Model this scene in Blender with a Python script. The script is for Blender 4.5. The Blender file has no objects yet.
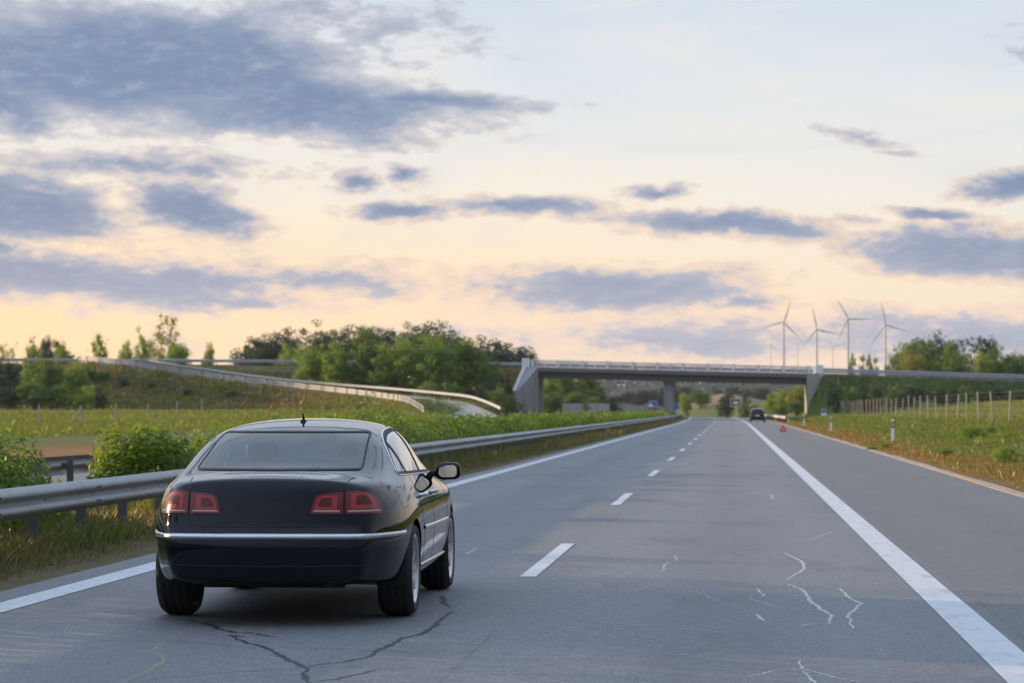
import bpy, bmesh, math, random
import numpy as np
from mathutils import Vector, Matrix
from mathutils.bvhtree import BVHTree
from mathutils.geometry import delaunay_2d_cdt

random.seed(7)
RNG = np.random.default_rng(7)
SC = bpy.context.scene
COL = SC.collection
R = math.radians

# ------------------------------------------------------------------ camera
FPX, CAMH = 2650.0, 1.52
PITCH = math.atan(67.5 / FPX)
YAW = math.atan(220.0 / FPX * math.cos(PITCH))
cam_data = bpy.data.cameras.new('camera')
cam = bpy.data.objects.new('camera', cam_data)
COL.objects.link(cam)
cam.location = (0, 0, CAMH)
cam.rotation_euler = (math.pi / 2 + PITCH, 0, YAW)
cam_data.sensor_width = 36
cam_data.lens = FPX / 1024 * 36
cam_data.clip_start = 0.5
cam_data.clip_end = 30000
cam_data.dof.use_dof = True
cam_data.dof.focus_distance = 19.3
cam_data.dof.aperture_fstop = 5.0
SC.camera = cam
CM = cam.rotation_euler.to_matrix()

def pt(px, py, d):
    """world point seen at photo pixel (px,py) at camera depth d"""
    v = CM @ Vector(((px - 512) / FPX, (341.5 - py) / FPX, -1.0))
    return Vector((0, 0, CAMH)) + v * d

def gpt(px, py, z=0.0):
    v = CM @ Vector(((px - 512) / FPX, (341.5 - py) / FPX, -1.0))
    t = (z - CAMH) / v.z
    return Vector((0, 0, CAMH)) + v * t

def y_at(px, x):
    """distance along the road where lateral position x is seen in column px"""
    v = CM @ Vector(((px - 512) / FPX, (341.5 - 409) / FPX, -1.0))
    return x / v.x * v.y

def ss(a, b, t):
    t = np.clip((np.asarray(t, float) - a) / (b - a), 0, 1)
    return t * t * (3 - 2 * t)

# ------------------------------------------------------------------ objects
def tag(o, label=None, cat=None, group=None, kind=None):
    if label: o['label'] = label
    if cat: o['category'] = cat
    if group: o['group'] = group
    if kind: o['kind'] = kind
    return o

def empty(name, loc=(0, 0, 0), rz=0.0):
    o = bpy.data.objects.new(name, None)
    o.empty_display_size = 0.3
    COL.objects.link(o)
    o.location = loc
    o.rotation_euler = (0, 0, rz)
    return o

def link(name, me, mat=None, parent=None):
    if mat is not None and len(me.materials) == 0:
        me.materials.append(mat)
    o = bpy.data.objects.new(name, me)
    COL.objects.link(o)
    if parent is not None:
        o.parent = parent
    return o

def copy_tree(o, parent=None):
    c = o.copy()
    COL.objects.link(c)
    c.parent = parent
    for ch in list(o.children):
        copy_tree(ch, c)
    return c

def np_mesh(name, verts, faces, smooth=False, attrs=None):
    verts = np.asarray(verts, np.float32).reshape(-1, 3)
    faces = np.asarray(faces, np.int32)
    me = bpy.data.meshes.new(name)
    n, k = faces.shape
    me.vertices.add(len(verts))
    me.vertices.foreach_set('co', verts.ravel())
    me.loops.add(n * k)
    me.loops.foreach_set('vertex_index', faces.ravel())
    me.polygons.add(n)
    me.polygons.foreach_set('loop_start', np.arange(0, n * k, k, dtype=np.int32))
    if smooth:
        me.polygons.foreach_set('use_smooth', np.ones(n, bool))
    if attrs:
        for an, (typ, arr) in attrs.items():
            at = me.attributes.new(an, typ, 'POINT')
            at.data.foreach_set('value' if typ == 'FLOAT' else 'color', np.asarray(arr, np.float32).ravel())
    me.update(calc_edges=True)
    me.validate()
    return me

class MB:
    """collects boxes, tubes, prisms into one mesh"""
    def __init__(self):
        self.v, self.f, self.s = [], [], []
    def add(self, vs, fs, smooth=False):
        b = len(self.v)
        self.v += [tuple(q) for q in vs]
        self.f += [tuple(i + b for i in f) for f in fs]
        self.s += [smooth] * len(fs)
    def box(self, x0, x1, y0, y1, z0, z1):
        vs = [(x, y, z) for z in (z0, z1) for y in (y0, y1) for x in (x0, x1)]
        self.add(vs, [(0, 2, 3, 1), (4, 5, 7, 6), (0, 1, 5, 4), (2, 6, 7, 3), (0, 4, 6, 2), (1, 3, 7, 5)])
    def bar(self, a, b, w, h=None):
        """rectangular bar from a to b"""
        a, b = Vector(a), Vector(b)
        h = h or w
        t = (b - a).normalized()
        u = t.cross(Vector((0, 0, 1)))
        if u.length < 1e-4: u = Vector((1, 0, 0))
        u.normalize(); v = u.cross(t)
        vs = []
        for p in (a, b):
            for s, q in ((-1, -1), (1, -1), (1, 1), (-1, 1)):
                vs.append(p + u * (s * w / 2) + v * (q * h / 2))
        self.add(vs, [(0, 1, 2, 3), (7, 6, 5, 4), (0, 4, 5, 1), (1, 5, 6, 2), (2, 6, 7, 3), (3, 7, 4, 0)])
    def tube(self, pts, rads, n=8, caps=True):
        pts = [Vector(p) for p in pts]
        if not hasattr(rads, '__len__'): rads = [rads] * len(pts)
        vs, fs = [], []
        pu = None
        for i, p in enumerate(pts):
            t = (pts[min(i + 1, len(pts) - 1)] - pts[max(i - 1, 0)]).normalized()
            if pu is None:
                u = t.cross(Vector((0.13, 0.3, 1)))
                if u.length < 1e-3: u = t.cross(Vector((1, 0, 0)))
            else:
                u = pu - t * pu.dot(t)
            u.normalize(); pu = u; w = t.cross(u)
            for k in range(n):
                a = 2 * math.pi * k / n
                vs.append(p + (u * math.cos(a) + w * math.sin(a)) * rads[i])
        for i in range(len(pts) - 1):
            for k in range(n):
                fs.append((i * n + k, i * n + (k + 1) % n, (i + 1) * n + (k + 1) % n, (i + 1) * n + k))
        self.add(vs, fs, True)
        if caps:
            self.add(vs[:n], [tuple(range(n - 1, -1, -1))])
            self.add(vs[-n:], [tuple(range(n))])
    def prism(self, poly, axis, a, b):
        """2-D polygon extruded along an axis: 'x' poly=(y,z), 'y' poly=(x,z), 'z' poly=(x,y)"""
        def mk(p, t):
            return {'x': (t, p[0], p[1]), 'y': (p[0], t, p[1]), 'z': (p[0], p[1], t)}[axis]
        n = len(poly)
        vs = [mk(p, a) for p in poly] + [mk(p, b) for p in poly]
        fs = [tuple(range(n)), tuple(range(2 * n - 1, n - 1, -1))]
        fs += [(i, i + n, (i + 1) % n + n, (i + 1) % n) for i in range(n)]
        self.add(vs, fs)
    def lathe_x(self, prof, n=48, cx=0.0, cy=0.0, cz=0.0):
        """profile (x, r) revolved round the x axis"""
        vs, fs = [], []
        m = len(prof)
        for k in range(n):
            a = 2 * math.pi * k / n
            for x, r in prof:
                vs.append((cx + x, cy + r * math.cos(a), cz + r * math.sin(a)))
        for k in range(n):
            for i in range(m - 1):
                a0 = k * m + i; b0 = ((k + 1) % n) * m + i
                fs.append((a0, b0, b0 + 1, a0 + 1))
        self.add(vs, fs, True)
    def mesh(self, name):
        me = bpy.data.meshes.new(name)
        me.from_pydata(self.v, [], self.f)
        me.polygons.foreach_set('use_smooth', self.s)
        bm = bmesh.new(); bm.from_mesh(me)
        bmesh.ops.recalc_face_normals(bm, faces=bm.faces)
        bm.to_mesh(me); bm.free()
        me.update()
        return me
    def build(self, name, mat, parent=None):
        return link(name, self.mesh(name), mat, parent)

def bevel(o, w=0.01, seg=2):
    m = o.modifiers.new('bevel', 'BEVEL'); m.width = w; m.segments = seg; m.limit_method = 'ANGLE'
    return o

# ------------------------------------------------------------------ materials
class NT:
    def __init__(self, tree):
        self.t = tree; self.n = tree.nodes; self.l = tree.links
    def node(self, typ, **kw):
        nd = self.n.new(typ)
        for k, v in kw.items(): setattr(nd, k, v)
        return nd
    def set(self, nd, **kw):
        for k, v in kw.items():
            s = nd.inputs[k.replace('_', ' ')] if k.replace('_', ' ') in nd.inputs else nd.inputs[k]
            if hasattr(v, 'is_output'): self.l.new(v, s)
            else: s.default_value = v
        return nd
    def inp(self, nd, i, v):
        if hasattr(v, 'is_output'): self.l.new(v, nd.inputs[i])
        else: nd.inputs[i].default_value = v
    def math(self, op, a, b=None, c=None, clamp=False):
        nd = self.node('ShaderNodeMath', operation=op); nd.use_clamp = clamp
        self.inp(nd, 0, a)
        if b is not None: self.inp(nd, 1, b)
        if c is not None: self.inp(nd, 2, c)
        return nd.outputs[0]
    def vmath(self, op, a, b=None):
        nd = self.node('ShaderNodeVectorMath', operation=op)
        self.inp(nd, 0, a)
        if b is not None: self.inp(nd, 1, b)
        return nd.outputs['Value'] if op in ('LENGTH', 'DOT_PRODUCT', 'DISTANCE') else nd.outputs[0]
    def mix(self, f, a, b, blend='MIX'):
        nd = self.node('ShaderNodeMix', data_type='RGBA', blend_type=blend)
        self.inp(nd, 0, f); self.inp(nd, 6, a); self.inp(nd, 7, b)
        return nd.outputs[2]
    def mixf(self, f, a, b):
        nd = self.node('ShaderNodeMix', data_type='FLOAT')
        self.inp(nd, 0, f); self.inp(nd, 2, a); self.inp(nd, 3, b)
        return nd.outputs[0]
    def noise(self, vec, scale, detail=4, rough=0.55, dist=0.0):
        nd = self.node('ShaderNodeTexNoise')
        if vec is not None: self.l.new(vec, nd.inputs['Vector'])
        nd.inputs['Scale'].default_value = scale; nd.inputs['Detail'].default_value = detail
        nd.inputs['Roughness'].default_value = rough; nd.inputs['Distortion'].default_value = dist
        return nd.outputs['Fac']
    def ramp(self, f, stops, interp='LINEAR'):
        nd = self.node('ShaderNodeValToRGB'); nd.color_ramp.interpolation = interp
        els = nd.color_ramp.elements
        while len(els) < len(stops): els.new(0.5)
        for e, (p, c) in zip(els, stops):
            e.position = p; e.color = c if len(c) == 4 else (*c, 1)
        self.l.new(f, nd.inputs[0])
        return nd.outputs[0]
    def sstep(self, v, a, b):
        nd = self.node('ShaderNodeMapRange', interpolation_type='SMOOTHSTEP')
        self.inp(nd, 0, v); nd.inputs[1].default_value = a; nd.inputs[2].default_value = b
        nd.inputs[3].default_value = 0; nd.inputs[4].default_value = 1
        return nd.outputs[0]

def c4(c): return (*c, 1.0)

def new_mat(name):
    m = bpy.data.materials.new(name); m.use_nodes = True
    m.node_tree.nodes.clear()
    T = NT(m.node_tree)
    out = T.node('ShaderNodeOutputMaterial')
    return m, T, out

def pmat(name, base, rough=0.6, metal=0.0, var=0.18, scale=4.0, bump=0.0, bscale=40.0, coat=0.0, spec=0.5, stretch=(1, 1, 1), dirt=None):
    m, T, out = new_mat(name)
    tc = T.node('ShaderNodeTexCoord')
    mp = T.node('ShaderNodeMapping'); mp.inputs['Scale'].default_value = stretch
    T.l.new(tc.outputs['Object'], mp.inputs[0])
    n = T.noise(mp.outputs[0], scale, 5, 0.6)
    lo = tuple(x * (1 - var) for x in base); hi = tuple(min(1, x * (1 + var)) for x in base)
    col = T.ramp(n, [(0.3, lo), (0.7, hi)])
    if dirt:
        n2 = T.noise(mp.outputs[0], scale * 0.37, 6, 0.65)
        col = T.mix(T.math('MULTIPLY', T.sstep(n2, 0.48, 0.7), dirt[1]), col, c4(dirt[0]))
    b = T.node('ShaderNodeBsdfPrincipled')
    T.l.new(col, b.inputs['Base Color'])
    b.inputs['Metallic'].default_value = metal
    T.l.new(T.mixf(n, max(0.02, rough * 0.8), min(1, rough * 1.2)), b.inputs['Roughness'])
    b.inputs['Specular IOR Level'].default_value = spec
    b.inputs['Coat Weight'].default_value = coat
    b.inputs['Coat Roughness'].default_value = 0.03
    if bump:
        bp = T.node('ShaderNodeBump'); bp.inputs['Strength'].default_value = bump
        bp.inputs['Distance'].default_value = 0.02
        T.l.new(T.noise(tc.outputs['Object'], bscale, 4, 0.6), bp.inputs['Height'])
        T.l.new(bp.outputs[0], b.inputs['Normal'])
    T.l.new(b.outputs[0], out.inputs[0])
    return m

def leaf_mat(name, dark, mid, light, transl=0.45, rnd=0.25):
    """leaf colours vary leaf by leaf (attribute tint) and a little plant by plant"""
    m, T, out = new_mat(name)
    at = T.node('ShaderNodeAttribute', attribute_name='tint')
    oi = T.node('ShaderNodeObjectInfo')
    f = T.math('ADD', at.outputs['Fac'], T.math('MULTIPLY', T.math('SUBTRACT', oi.outputs['Random'], 0.5), rnd), clamp=True)
    col = T.ramp(f, [(0.0, dark), (0.5, mid), (1.0, light)])
    d = T.node('ShaderNodeBsdfDiffuse'); t = T.node('ShaderNodeBsdfTranslucent')
    T.l.new(col, d.inputs[0])
    T.l.new(T.mix(0.5, col, c4((light[0] * 1.1, light[1] * 1.15, light[2] * 0.6))), t.inputs[0])
    mx = T.node('ShaderNodeMixShader'); mx.inputs[0].default_value = transl
    T.l.new(d.outputs[0], mx.inputs[1]); T.l.new(t.outputs[0], mx.inputs[2])
    g = T.node('ShaderNodeBsdfGlossy'); g.inputs['Roughness'].default_value = 0.45; g.inputs[0].default_value = (0.8, 0.85, 0.8, 1)
    m2 = T.node('ShaderNodeMixShader'); m2.inputs[0].default_value = 0.035
    T.l.new(mx.outputs[0], m2.inputs[1]); T.l.new(g.outputs[0], m2.inputs[2])
    T.l.new(m2.outputs[0], out.inputs[0])
    return m

M = {}
M['galv'] = pmat('galvanised_steel', (0.30, 0.31, 0.315), 0.5, 0.35, 0.2, 2.5, stretch=(1, 0.4, 3), dirt=((0.16, 0.14, 0.12), 0.55))
def rail_mat():
    m, T, out = new_mat('weathered_rail_steel')
    tc = T.node('ShaderNodeTexCoord'); O = tc.outputs['Object']
    sp = T.node('ShaderNodeSeparateXYZ'); T.l.new(O, sp.inputs[0])
    n = T.noise(T.vmath('MULTIPLY', O, (3, 0.7, 5)), 1.0, 7, 0.65); n2 = T.noise(T.vmath('MULTIPLY', O, (6, 5, 1.2)), 1.0, 6, 0.7)
    col = T.ramp(n, [(0.3, (0.22, 0.23, 0.235)), (0.7, (0.33, 0.335, 0.34))])
    # each 4 m length weathered a little differently, a dark lap line at its end
    seg = T.math('FLOOR', T.math('DIVIDE', sp.outputs[1], 4.0))
    sv = T.node('ShaderNodeTexWhiteNoise', noise_dimensions='1D'); T.l.new(seg, sv.inputs['W'])
    col = T.mix(T.math('MULTIPLY', sv.outputs['Value'], 0.35), col, c4((0.17, 0.165, 0.155)))
    fr = T.math('ABSOLUTE', T.math('SUBTRACT', T.math('FRACT', T.math('DIVIDE', sp.outputs[1], 4.0)), 0.5))
    col = T.mix(T.math('MULTIPLY', T.sstep(fr, 0.494, 0.4975), 0.8), col, c4((0.05, 0.045, 0.04)))
    col = T.mix(T.math('MULTIPLY', T.sstep(n2, 0.52, 0.70), 0.5), col, c4((0.13, 0.105, 0.08)))
    b = T.node('ShaderNodeBsdfPrincipled'); T.l.new(col, b.inputs['Base Color']); b.inputs['Metallic'].default_value = 0.25
    T.l.new(T.mixf(n, 0.45, 0.7), b.inputs['Roughness']); T.l.new(b.outputs[0], out.inputs[0]); return m
M['galv_near'] = rail_mat()
M['galv_pale'] = pmat('galvanised_steel_pale', (0.36, 0.38, 0.41), 0.6, 0.1, 0.12, 2.0, dirt=((0.3, 0.28, 0.26), 0.4))
M['post_steel'] = pmat('weathered_post_steel', (0.10, 0.095, 0.09), 0.75, 0.2, 0.3, 12, dirt=((0.12, 0.07, 0.04), 0.6))
M['wood'] = pmat('grey_weathered_wood', (0.36, 0.31, 0.26), 0.85, 0, 0.3, 6, 0.3, 30, stretch=(4, 4, 0.6))
M['wire'] = pmat('fence_wire', (0.25, 0.25, 0.25), 0.6, 0.5)
M['concrete'] = pmat('pale_concrete', (0.28, 0.27, 0.26), 0.85, 0, 0.16, 1.2, 0.2, 12, stretch=(1.6, 1.6, 0.3), dirt=((0.15, 0.14, 0.13), 0.65))
M['concrete_dark'] = pmat('shaded_weathered_concrete', (0.11, 0.11, 0.108), 0.85, 0, 0.18, 0.8, stretch=(0.3, 1, 3), dirt=((0.06, 0.058, 0.055), 0.6))  # girder's shade is put into the dark base, with dirt blotches over it
M['white_plastic'] = pmat('white_plastic', (0.75, 0.75, 0.73), 0.45, 0, 0.05)
M['white_paint'] = pmat('white_coat', (0.72, 0.73, 0.74), 0.4, 0, 0.05, 0.1)
M['black_plastic'] = pmat('black_plastic', (0.018, 0.018, 0.02), 0.55, 0, 0.15)
M['red_reflect'] = pmat('red_reflective_plastic', (0.85, 0.07, 0.03), 0.35, 0, 0.1)
M['blue_sign'] = pmat('blue_sign_sheet', (0.03, 0.13, 0.42), 0.4, 0, 0.08)
M['brown_sign'] = pmat('brown_sign_sheet', (0.20, 0.075, 0.04), 0.45, 0, 0.08)
M['amber'] = pmat('amber_reflector', (0.8, 0.35, 0.03), 0.3, 0, 0.08)
M['bark'] = pmat('tree_bark', (0.09, 0.07, 0.05), 0.9, 0, 0.3, 6, 0.4, 20)
M['tarmac_far'] = pmat('ramp_asphalt', (0.20, 0.20, 0.205), 0.85, 0, 0.12, 0.6)
# ------------------------------------------------------------------ world
world = bpy.data.worlds.new('World'); SC.world = world
world.use_nodes = True
SUN_AZ, SUN_EL = -66.0, 8.2     # degrees from straight ahead (negative: left), above the horizon

def build_world():
    t = world.node_tree; t.nodes.clear(); T = NT(t)
    out = T.node('ShaderNodeOutputWorld'); bg = T.node('ShaderNodeBackground')
    sky = T.node('ShaderNodeTexSky', sky_type='NISHITA'); sky.sun_disc = False
    sky.sun_elevation = R(SUN_EL); sky.sun_rotation = R(SUN_AZ)
    sky.air_density = 1.0; sky.dust_density = 1.5; sky.ozone_density = 1.2
    tc = T.node('ShaderNodeTexCoord'); sp = T.node('ShaderNodeSeparateXYZ')
    T.l.new(tc.outputs['Generated'], sp.inputs[0])
    az = T.math('MULTIPLY', T.math('ARCTAN2', sp.outputs[0], sp.outputs[1]), 180 / math.pi)
    el = T.math('MULTIPLY', T.math('ARCSINE', sp.outputs[2]), 180 / math.pi)
    cb = T.node('ShaderNodeCombineXYZ'); T.l.new(az, cb.inputs[0]); T.l.new(el, cb.inputs[1])
    P = cb.outputs[0]
    # high thin veil of haze cloud, coloured by height above the horizon
    ramp_in = T.math('DIVIDE', el, 40.0, clamp=True)
    S = lambda r, g, b: tuple(((x / 255) / 12.92 if x / 255 < 0.04045 else ((x / 255 + 0.055) / 1.055) ** 2.4) for x in (r, g, b))
    D = lambda c: tuple(x * 0.57 for x in c)
    veil = T.ramp(ramp_in, [(0.0, D(S(238, 216, 206))), (0.035, D(S(250, 224, 200))), (0.07, D(S(252, 236, 212))), (0.115, D(S(246, 242, 234))),
                            (0.165, D(S(228, 235, 241))), (0.225, D(S(212, 225, 240))), (0.42, (0.58, 0.70, 0.88)), (1.0, (0.52, 0.69, 0.97))])
    # warm light toward the sun, low on the left
    da = T.math('DIVIDE', T.math('SUBTRACT', az, SUN_AZ + 36), 23.0)
    de = T.math('DIVIDE', T.math('SUBTRACT', el, 1.5), 2.7)
    g = T.math('EXPONENT', T.math('MULTIPLY', T.math('ADD', T.math('MULTIPLY', da, da), T.math('MULTIPLY', de, de)), -1.0))
    da2 = T.math('DIVIDE', T.math('SUBTRACT', az, SUN_AZ), 30.0)
    de2 = T.math('DIVIDE', T.math('SUBTRACT', el, 4), 12.0)
    g2 = T.math('EXPONENT', T.math('MULTIPLY', T.math('ADD', T.math('MULTIPLY', da2, da2), T.math('MULTIPLY', de2, de2)), -1.0))
    veil = T.mix(T.math('MULTIPLY', g2, 0.4), veil, c4((0.84, 0.69, 0.52)))
    # cool side away from the sun
    away = T.math('MULTIPLY_ADD', T.math('COSINE', T.math('MULTIPLY', T.math('SUBTRACT', az, SUN_AZ), math.pi / 180)), -0.5, 0.5)
    veil = T.mix(T.math('MULTIPLY', T.math('MULTIPLY', T.sstep(away, 0.35, 0.9), T.sstep(el, 56, 24)), 0.9), veil, c4((0.09, 0.12, 0.18)))
    # wispy unevenness of the veil
    wsp = T.noise(T.vmath('MULTIPLY', P, (0.10, 0.42, 1)), 1.0, 7, 0.6, 0.6)
    veil = T.mix(T.math('MULTIPLY', T.sstep(wsp, 0.45, 0.66), 0.42), veil, c4(D(S(255, 242, 226))))
    veil = T.mix(T.math('MULTIPLY', T.sstep(wsp, 0.50, 0.34), 0.32), veil, c4(D(S(204, 214, 230))))
    veil = T.mix(T.math('MULTIPLY', g, 0.95), veil, c4((0.74, 0.445, 0.115)))
    base = T.mix(0.93, T.mix(1.0, sky.outputs[0], c4((0.1, 0.1, 0.1)), 'MULTIPLY'), veil)
    # ---- cumulus and stratocumulus banks, placed by direction
    def noi3(scale, s, seed):
        nd = T.node('ShaderNodeTexNoise'); nd.inputs['Scale'].default_value = 1.0
        nd.inputs['Detail'].default_value = 5; nd.inputs['Roughness'].default_value = 0.55
        T.l.new(T.vmath('ADD', T.vmath('MULTIPLY', P, s), (seed, seed * 1.7, seed)), nd.inputs['Vector'])
        return T.vmath('SUBTRACT', nd.outputs['Color'], (0.5, 0.5, 0.5))
    warp = T.vmath('MULTIPLY', noi3(1, (0.22, 0.55, 1), 3.1), (2.6, 0.9, 0))
    warp2 = T.vmath('MULTIPLY', noi3(1, (1.1, 2.4, 1), 9.1), (0.7, 0.36, 0))
    warp3 = T.vmath('MULTIPLY', noi3(1, (3.4, 7.0, 1), 5.3), (0.26, 0.16, 0))
    PW = T.vmath('ADD', T.vmath('ADD', T.vmath('ADD', P, warp), warp2), warp3)
    K = 0.02162
    blobs = [  # px, py, half width, half height, tilt (deg, clockwise in the picture), strength
        (120, 70, 270, 62, 4, 1.35), (320, 105, 160, 40, 3, 1.15), (440, 96, 110, 13, 1, 0.9), (20, 110, 120, 30, 0, 0.9),
        (130, 168, 190, 17, 3, 0.62), (30, 208, 105, 36, 8, 1.15), (200, 213, 72, 26, 14, 1.1),
        (90, 282, 230, 30, 2, 1.05), (330, 275, 170, 20, 3, 0.72), (-20, 255, 60, 16, 0, .8), (210, 300, 120, 14, 0, .85),
        (356, 184, 32, 11, 0, 1.0), (412, 176, 26, 13, 8, 0.95), (405, 214, 62, 10, 0, 0.9), (520, 206, 96, 13, -2, 0.95),
        (640, 189, 44, 8, -3, 0.9), (715, 228, 125, 15, 6, 1.05), (850, 227, 60, 5, 0, .6), (620, 286, 170, 24, 0, 1.05), (760, 296, 60, 10, 3, .8),
        (975, 255, 150, 28, 4, 1.1), (1010, 188, 62, 15, -6, 1.0), (924, 217, 50, 8, 0, 0.95), (862, 136, 50, 9, 8, 0.5), (895, 150, 40, 6, 8, 0.45),
        (350, 20, 160, 30, 3, 0.48), (720, 338, 230, 30, 0, 0.80), (960, 336, 200, 32, 0, 0.86), (470, 330, 120, 12, 0, 0.5), (180, 338, 22, 12, 20, .55),
        (1150, 60, 140, 30, 0, 0.9), (1250, 200, 150, 40, 0, 1.0), (-250, 120, 160, 60, 5, 1.1), (-380, 240, 200, 36, 0, 0.9)]
    dens = None
    for (bx, by, hw, hh, tilt, st) in blobs:
        mp = T.node('ShaderNodeMapping', vector_type='TEXTURE')
        mp.inputs['Location'].default_value = ((bx - 732) * K, (409 - by) * K, 0)
        mp.inputs['Rotation'].default_value = (0, 0, -R(tilt))
        mp.inputs['Scale'].default_value = (hw * K, hh * K, 1)
        T.l.new(PW, mp.inputs[0])
        d = T.math('MULTIPLY_ADD', T.vmath('LENGTH', mp.outputs[0]), -st * 0.72, st)
        dens = d if dens is None else T.math('MAXIMUM', dens, d)
    # cloud field of the rest of the sky (outside the picture)
    oth = T.noise(T.vmath('MULTIPLY', P, (0.07, 0.2, 1)), 1.0, 4, 0.5)
    far = T.math('MAXIMUM', T.sstep(T.math('ABSOLUTE', T.math('ADD', az, 4.7)), 17, 26), T.sstep(el, 11, 16))
    oth = T.math('MULTIPLY', T.math('MULTIPLY', T.math('SUBTRACT', oth, 0.44), 5.0), T.math('MULTIPLY', T.math('MULTIPLY', far, T.sstep(el, 36, 18)), T.sstep(away, 0.7, 0.35)))
    dens = T.math('MAXIMUM', dens, T.math('SUBTRACT', oth, 0.15))
    fb = T.noise(T.vmath('MULTIPLY', P, (0.55, 1.5, 1)), 1.0, 8, 0.62, 0.4)
    fb2 = T.noise(T.vmath('MULTIPLY', P, (1.9, 4.2, 1)), 1.0, 7, 0.65)
    fbs = T.noise(T.vmath('MULTIPLY', T.vmath('ADD', P, (-0.16, 0.16, 0)), (0.55, 1.5, 1)), 1.0, 8, 0.62, 0.4)
    fbs2 = T.noise(T.vmath('MULTIPLY', T.vmath('ADD', P, (-0.07, 0.07, 0)), (1.9, 4.2, 1)), 1.0, 7, 0.65)
    dn = T.math('ADD', dens, T.math('MULTIPLY', T.math('SUBTRACT', fb, 0.5), 1.1))
    dn = T.math('ADD', dn, T.math('MULTIPLY', T.math('SUBTRACT', fb2, 0.5), 0.85))
    alpha = T.sstep(dn, 0.12, 0.36)
    core = T.sstep(dn, 0.14, 0.85)
    hi_c = T.mix(core, c4(D(S(206, 208, 218))), c4(D(S(96, 128, 170))))
    lo_c = T.mix(core, c4(D(S(224, 208, 206))), c4(D(S(126, 148, 182))))
    cc = T.mix(T.sstep(el, 1.6, 4.8), lo_c, hi_c)
    cc = T.mix(T.math('MULTIPLY', T.sstep(T.math('ADD', T.math('MULTIPLY', fb2, 0.6), T.math('MULTIPLY', wsp, 0.4)), 0.46, 0.68), 0.26), cc, c4(D(S(205, 205, 216))))
    relief = T.math('ADD', T.math('MULTIPLY', T.math('SUBTRACT', fb, fbs), 1.8), T.math('MULTIPLY', T.math('SUBTRACT', fb2, fbs2), 0.25))
    cc = T.mix(T.math('MULTIPLY', T.sstep(relief, 0.02, 0.6), 0.45), cc, c4(D(S(202, 206, 212))))
    cc = T.mix(T.math('MULTIPLY', T.sstep(relief, 0.0, -0.5), 0.45), cc, c4(D(S(88, 114, 156))))
    # sunlit pink rims low down
    rim = T.math('MULTIPLY', T.math('MULTIPLY', T.sstep(dn, 0.05, 0.3), T.sstep(dn, 0.62, 0.3)), T.sstep(el, 7.5, 2.0))
    col = T.mix(T.math('MULTIPLY', alpha, 0.93), base, cc)
    col = T.mix(T.math('MULTIPLY', rim, 0.65), col, c4(D(S(255, 220, 184))))
    T.l.new(T.mix(1.0, col, c4((10, 10, 10)), 'MULTIPLY'), bg.inputs[0])
    bg.inputs[1].default_value = 0.1
    T.l.new(bg.outputs[0], out.inputs[0])
    world.cycles.sampling_method = 'MANUAL'; world.cycles.sample_map_resolution = 1024
build_world()

sl = bpy.data.lights.new('sun', 'SUN'); sl.energy = 5.0; sl.angle = R(0.6); sl.color = (1.0, 0.67, 0.35)
sun = bpy.data.objects.new('sun', sl); COL.objects.link(sun)
sd = Vector((math.sin(R(SUN_AZ)) * math.cos(R(SUN_EL)), math.cos(R(SUN_AZ)) * math.cos(R(SUN_EL)), math.sin(R(SUN_EL))))
sun.rotation_euler = sd.to_track_quat('Z', 'Y').to_euler()
sun.location = sd * 100

SC.view_settings.view_transform = 'Standard'; SC.view_settings.look = 'None'
SC.view_settings.exposure = 0.80; SC.view_settings.gamma = 1.0
SC.view_settings.use_curve_mapping = False
SC.cycles.use_denoising = True
try: SC.cycles.denoiser = 'OPENIMAGEDENOISE'
except Exception: pass
SC.cycles.max_bounces = 8; SC.cycles.transparent_max_bounces = 12
SC.cycles.diffuse_bounces = 3; SC.cycles.glossy_bounces = 4; SC.cycles.transmission_bounces = 6; SC.cycles.volume_bounces = 1
SC.cycles.sample_clamp_indirect = 6; SC.cycles.caustics_reflective = False; SC.cycles.caustics_refractive = False
# ------------------------------------------------------------------ terrain
def off(y):                       # the road bends very slightly to the left far ahead
    y = np.asarray(y, float)
    return -3.4e-5 * np.maximum(0, y - 250) ** 2
def zroad(y):                     # and dips beyond the bridge
    y = np.asarray(y, float)
    return -np.maximum(0, y - 470) ** 2 / 7500.0

def lerp_path(keys, step=2.0):
    keys = np.array(keys, float)
    # Catmull-Rom through the keys
    out = []
    n = len(keys)
    for i in range(n - 1):
        p0, p1, p2, p3 = keys[max(i - 1, 0)], keys[i], keys[i + 1], keys[min(i + 2, n - 1)]
        m = max(2, int(np.linalg.norm(p2 - p1) / step))
        for k in range(m):
            t = k / m
            out.append(0.5 * ((2 * p1) + (p2 - p0) * t + (2 * p0 - 5 * p1 + 4 * p2 - p3) * t * t + (3 * p1 - p0 - 3 * p2 + p3) * t ** 3))
    out.append(keys[-1])
    return np.array(out)

OP_Y = 392.0
def pv(px, py, d):
    v = pt(px, py, d); return (v.x, v.y, v.z)
OVER_L = lerp_path([(-290, 425, 9.0), (-200, 415, 8.9), (-130, 405, 8.6), (-90, 399, 8.3), (-60, 394, 7.95), (-45, OP_Y, 7.75), (-30.8, OP_Y, 7.5)])
OVER_R = lerp_path([(12.6, OP_Y, 6.45), (45, OP_Y, 5.35), (80, OP_Y + 1, 4.6), (150, OP_Y + 6, 3.8), (320, OP_Y + 30, 3.6)])
RAMP = lerp_path([(-21.5, 190, -0.05), (-24.0, 235, 0.1), (-28.0, 275, 0.75)] + [pv(*a) for a in ((440, 404.5, 318), (415, 400, 340), (372, 395, 358), (320, 390, 370), (250, 382.5, 378), (190, 374, 384), (138, 366.3, 389), (108, 362.8, 396))] + [(-96.5, 402, 8.4)], 2.0)

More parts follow.
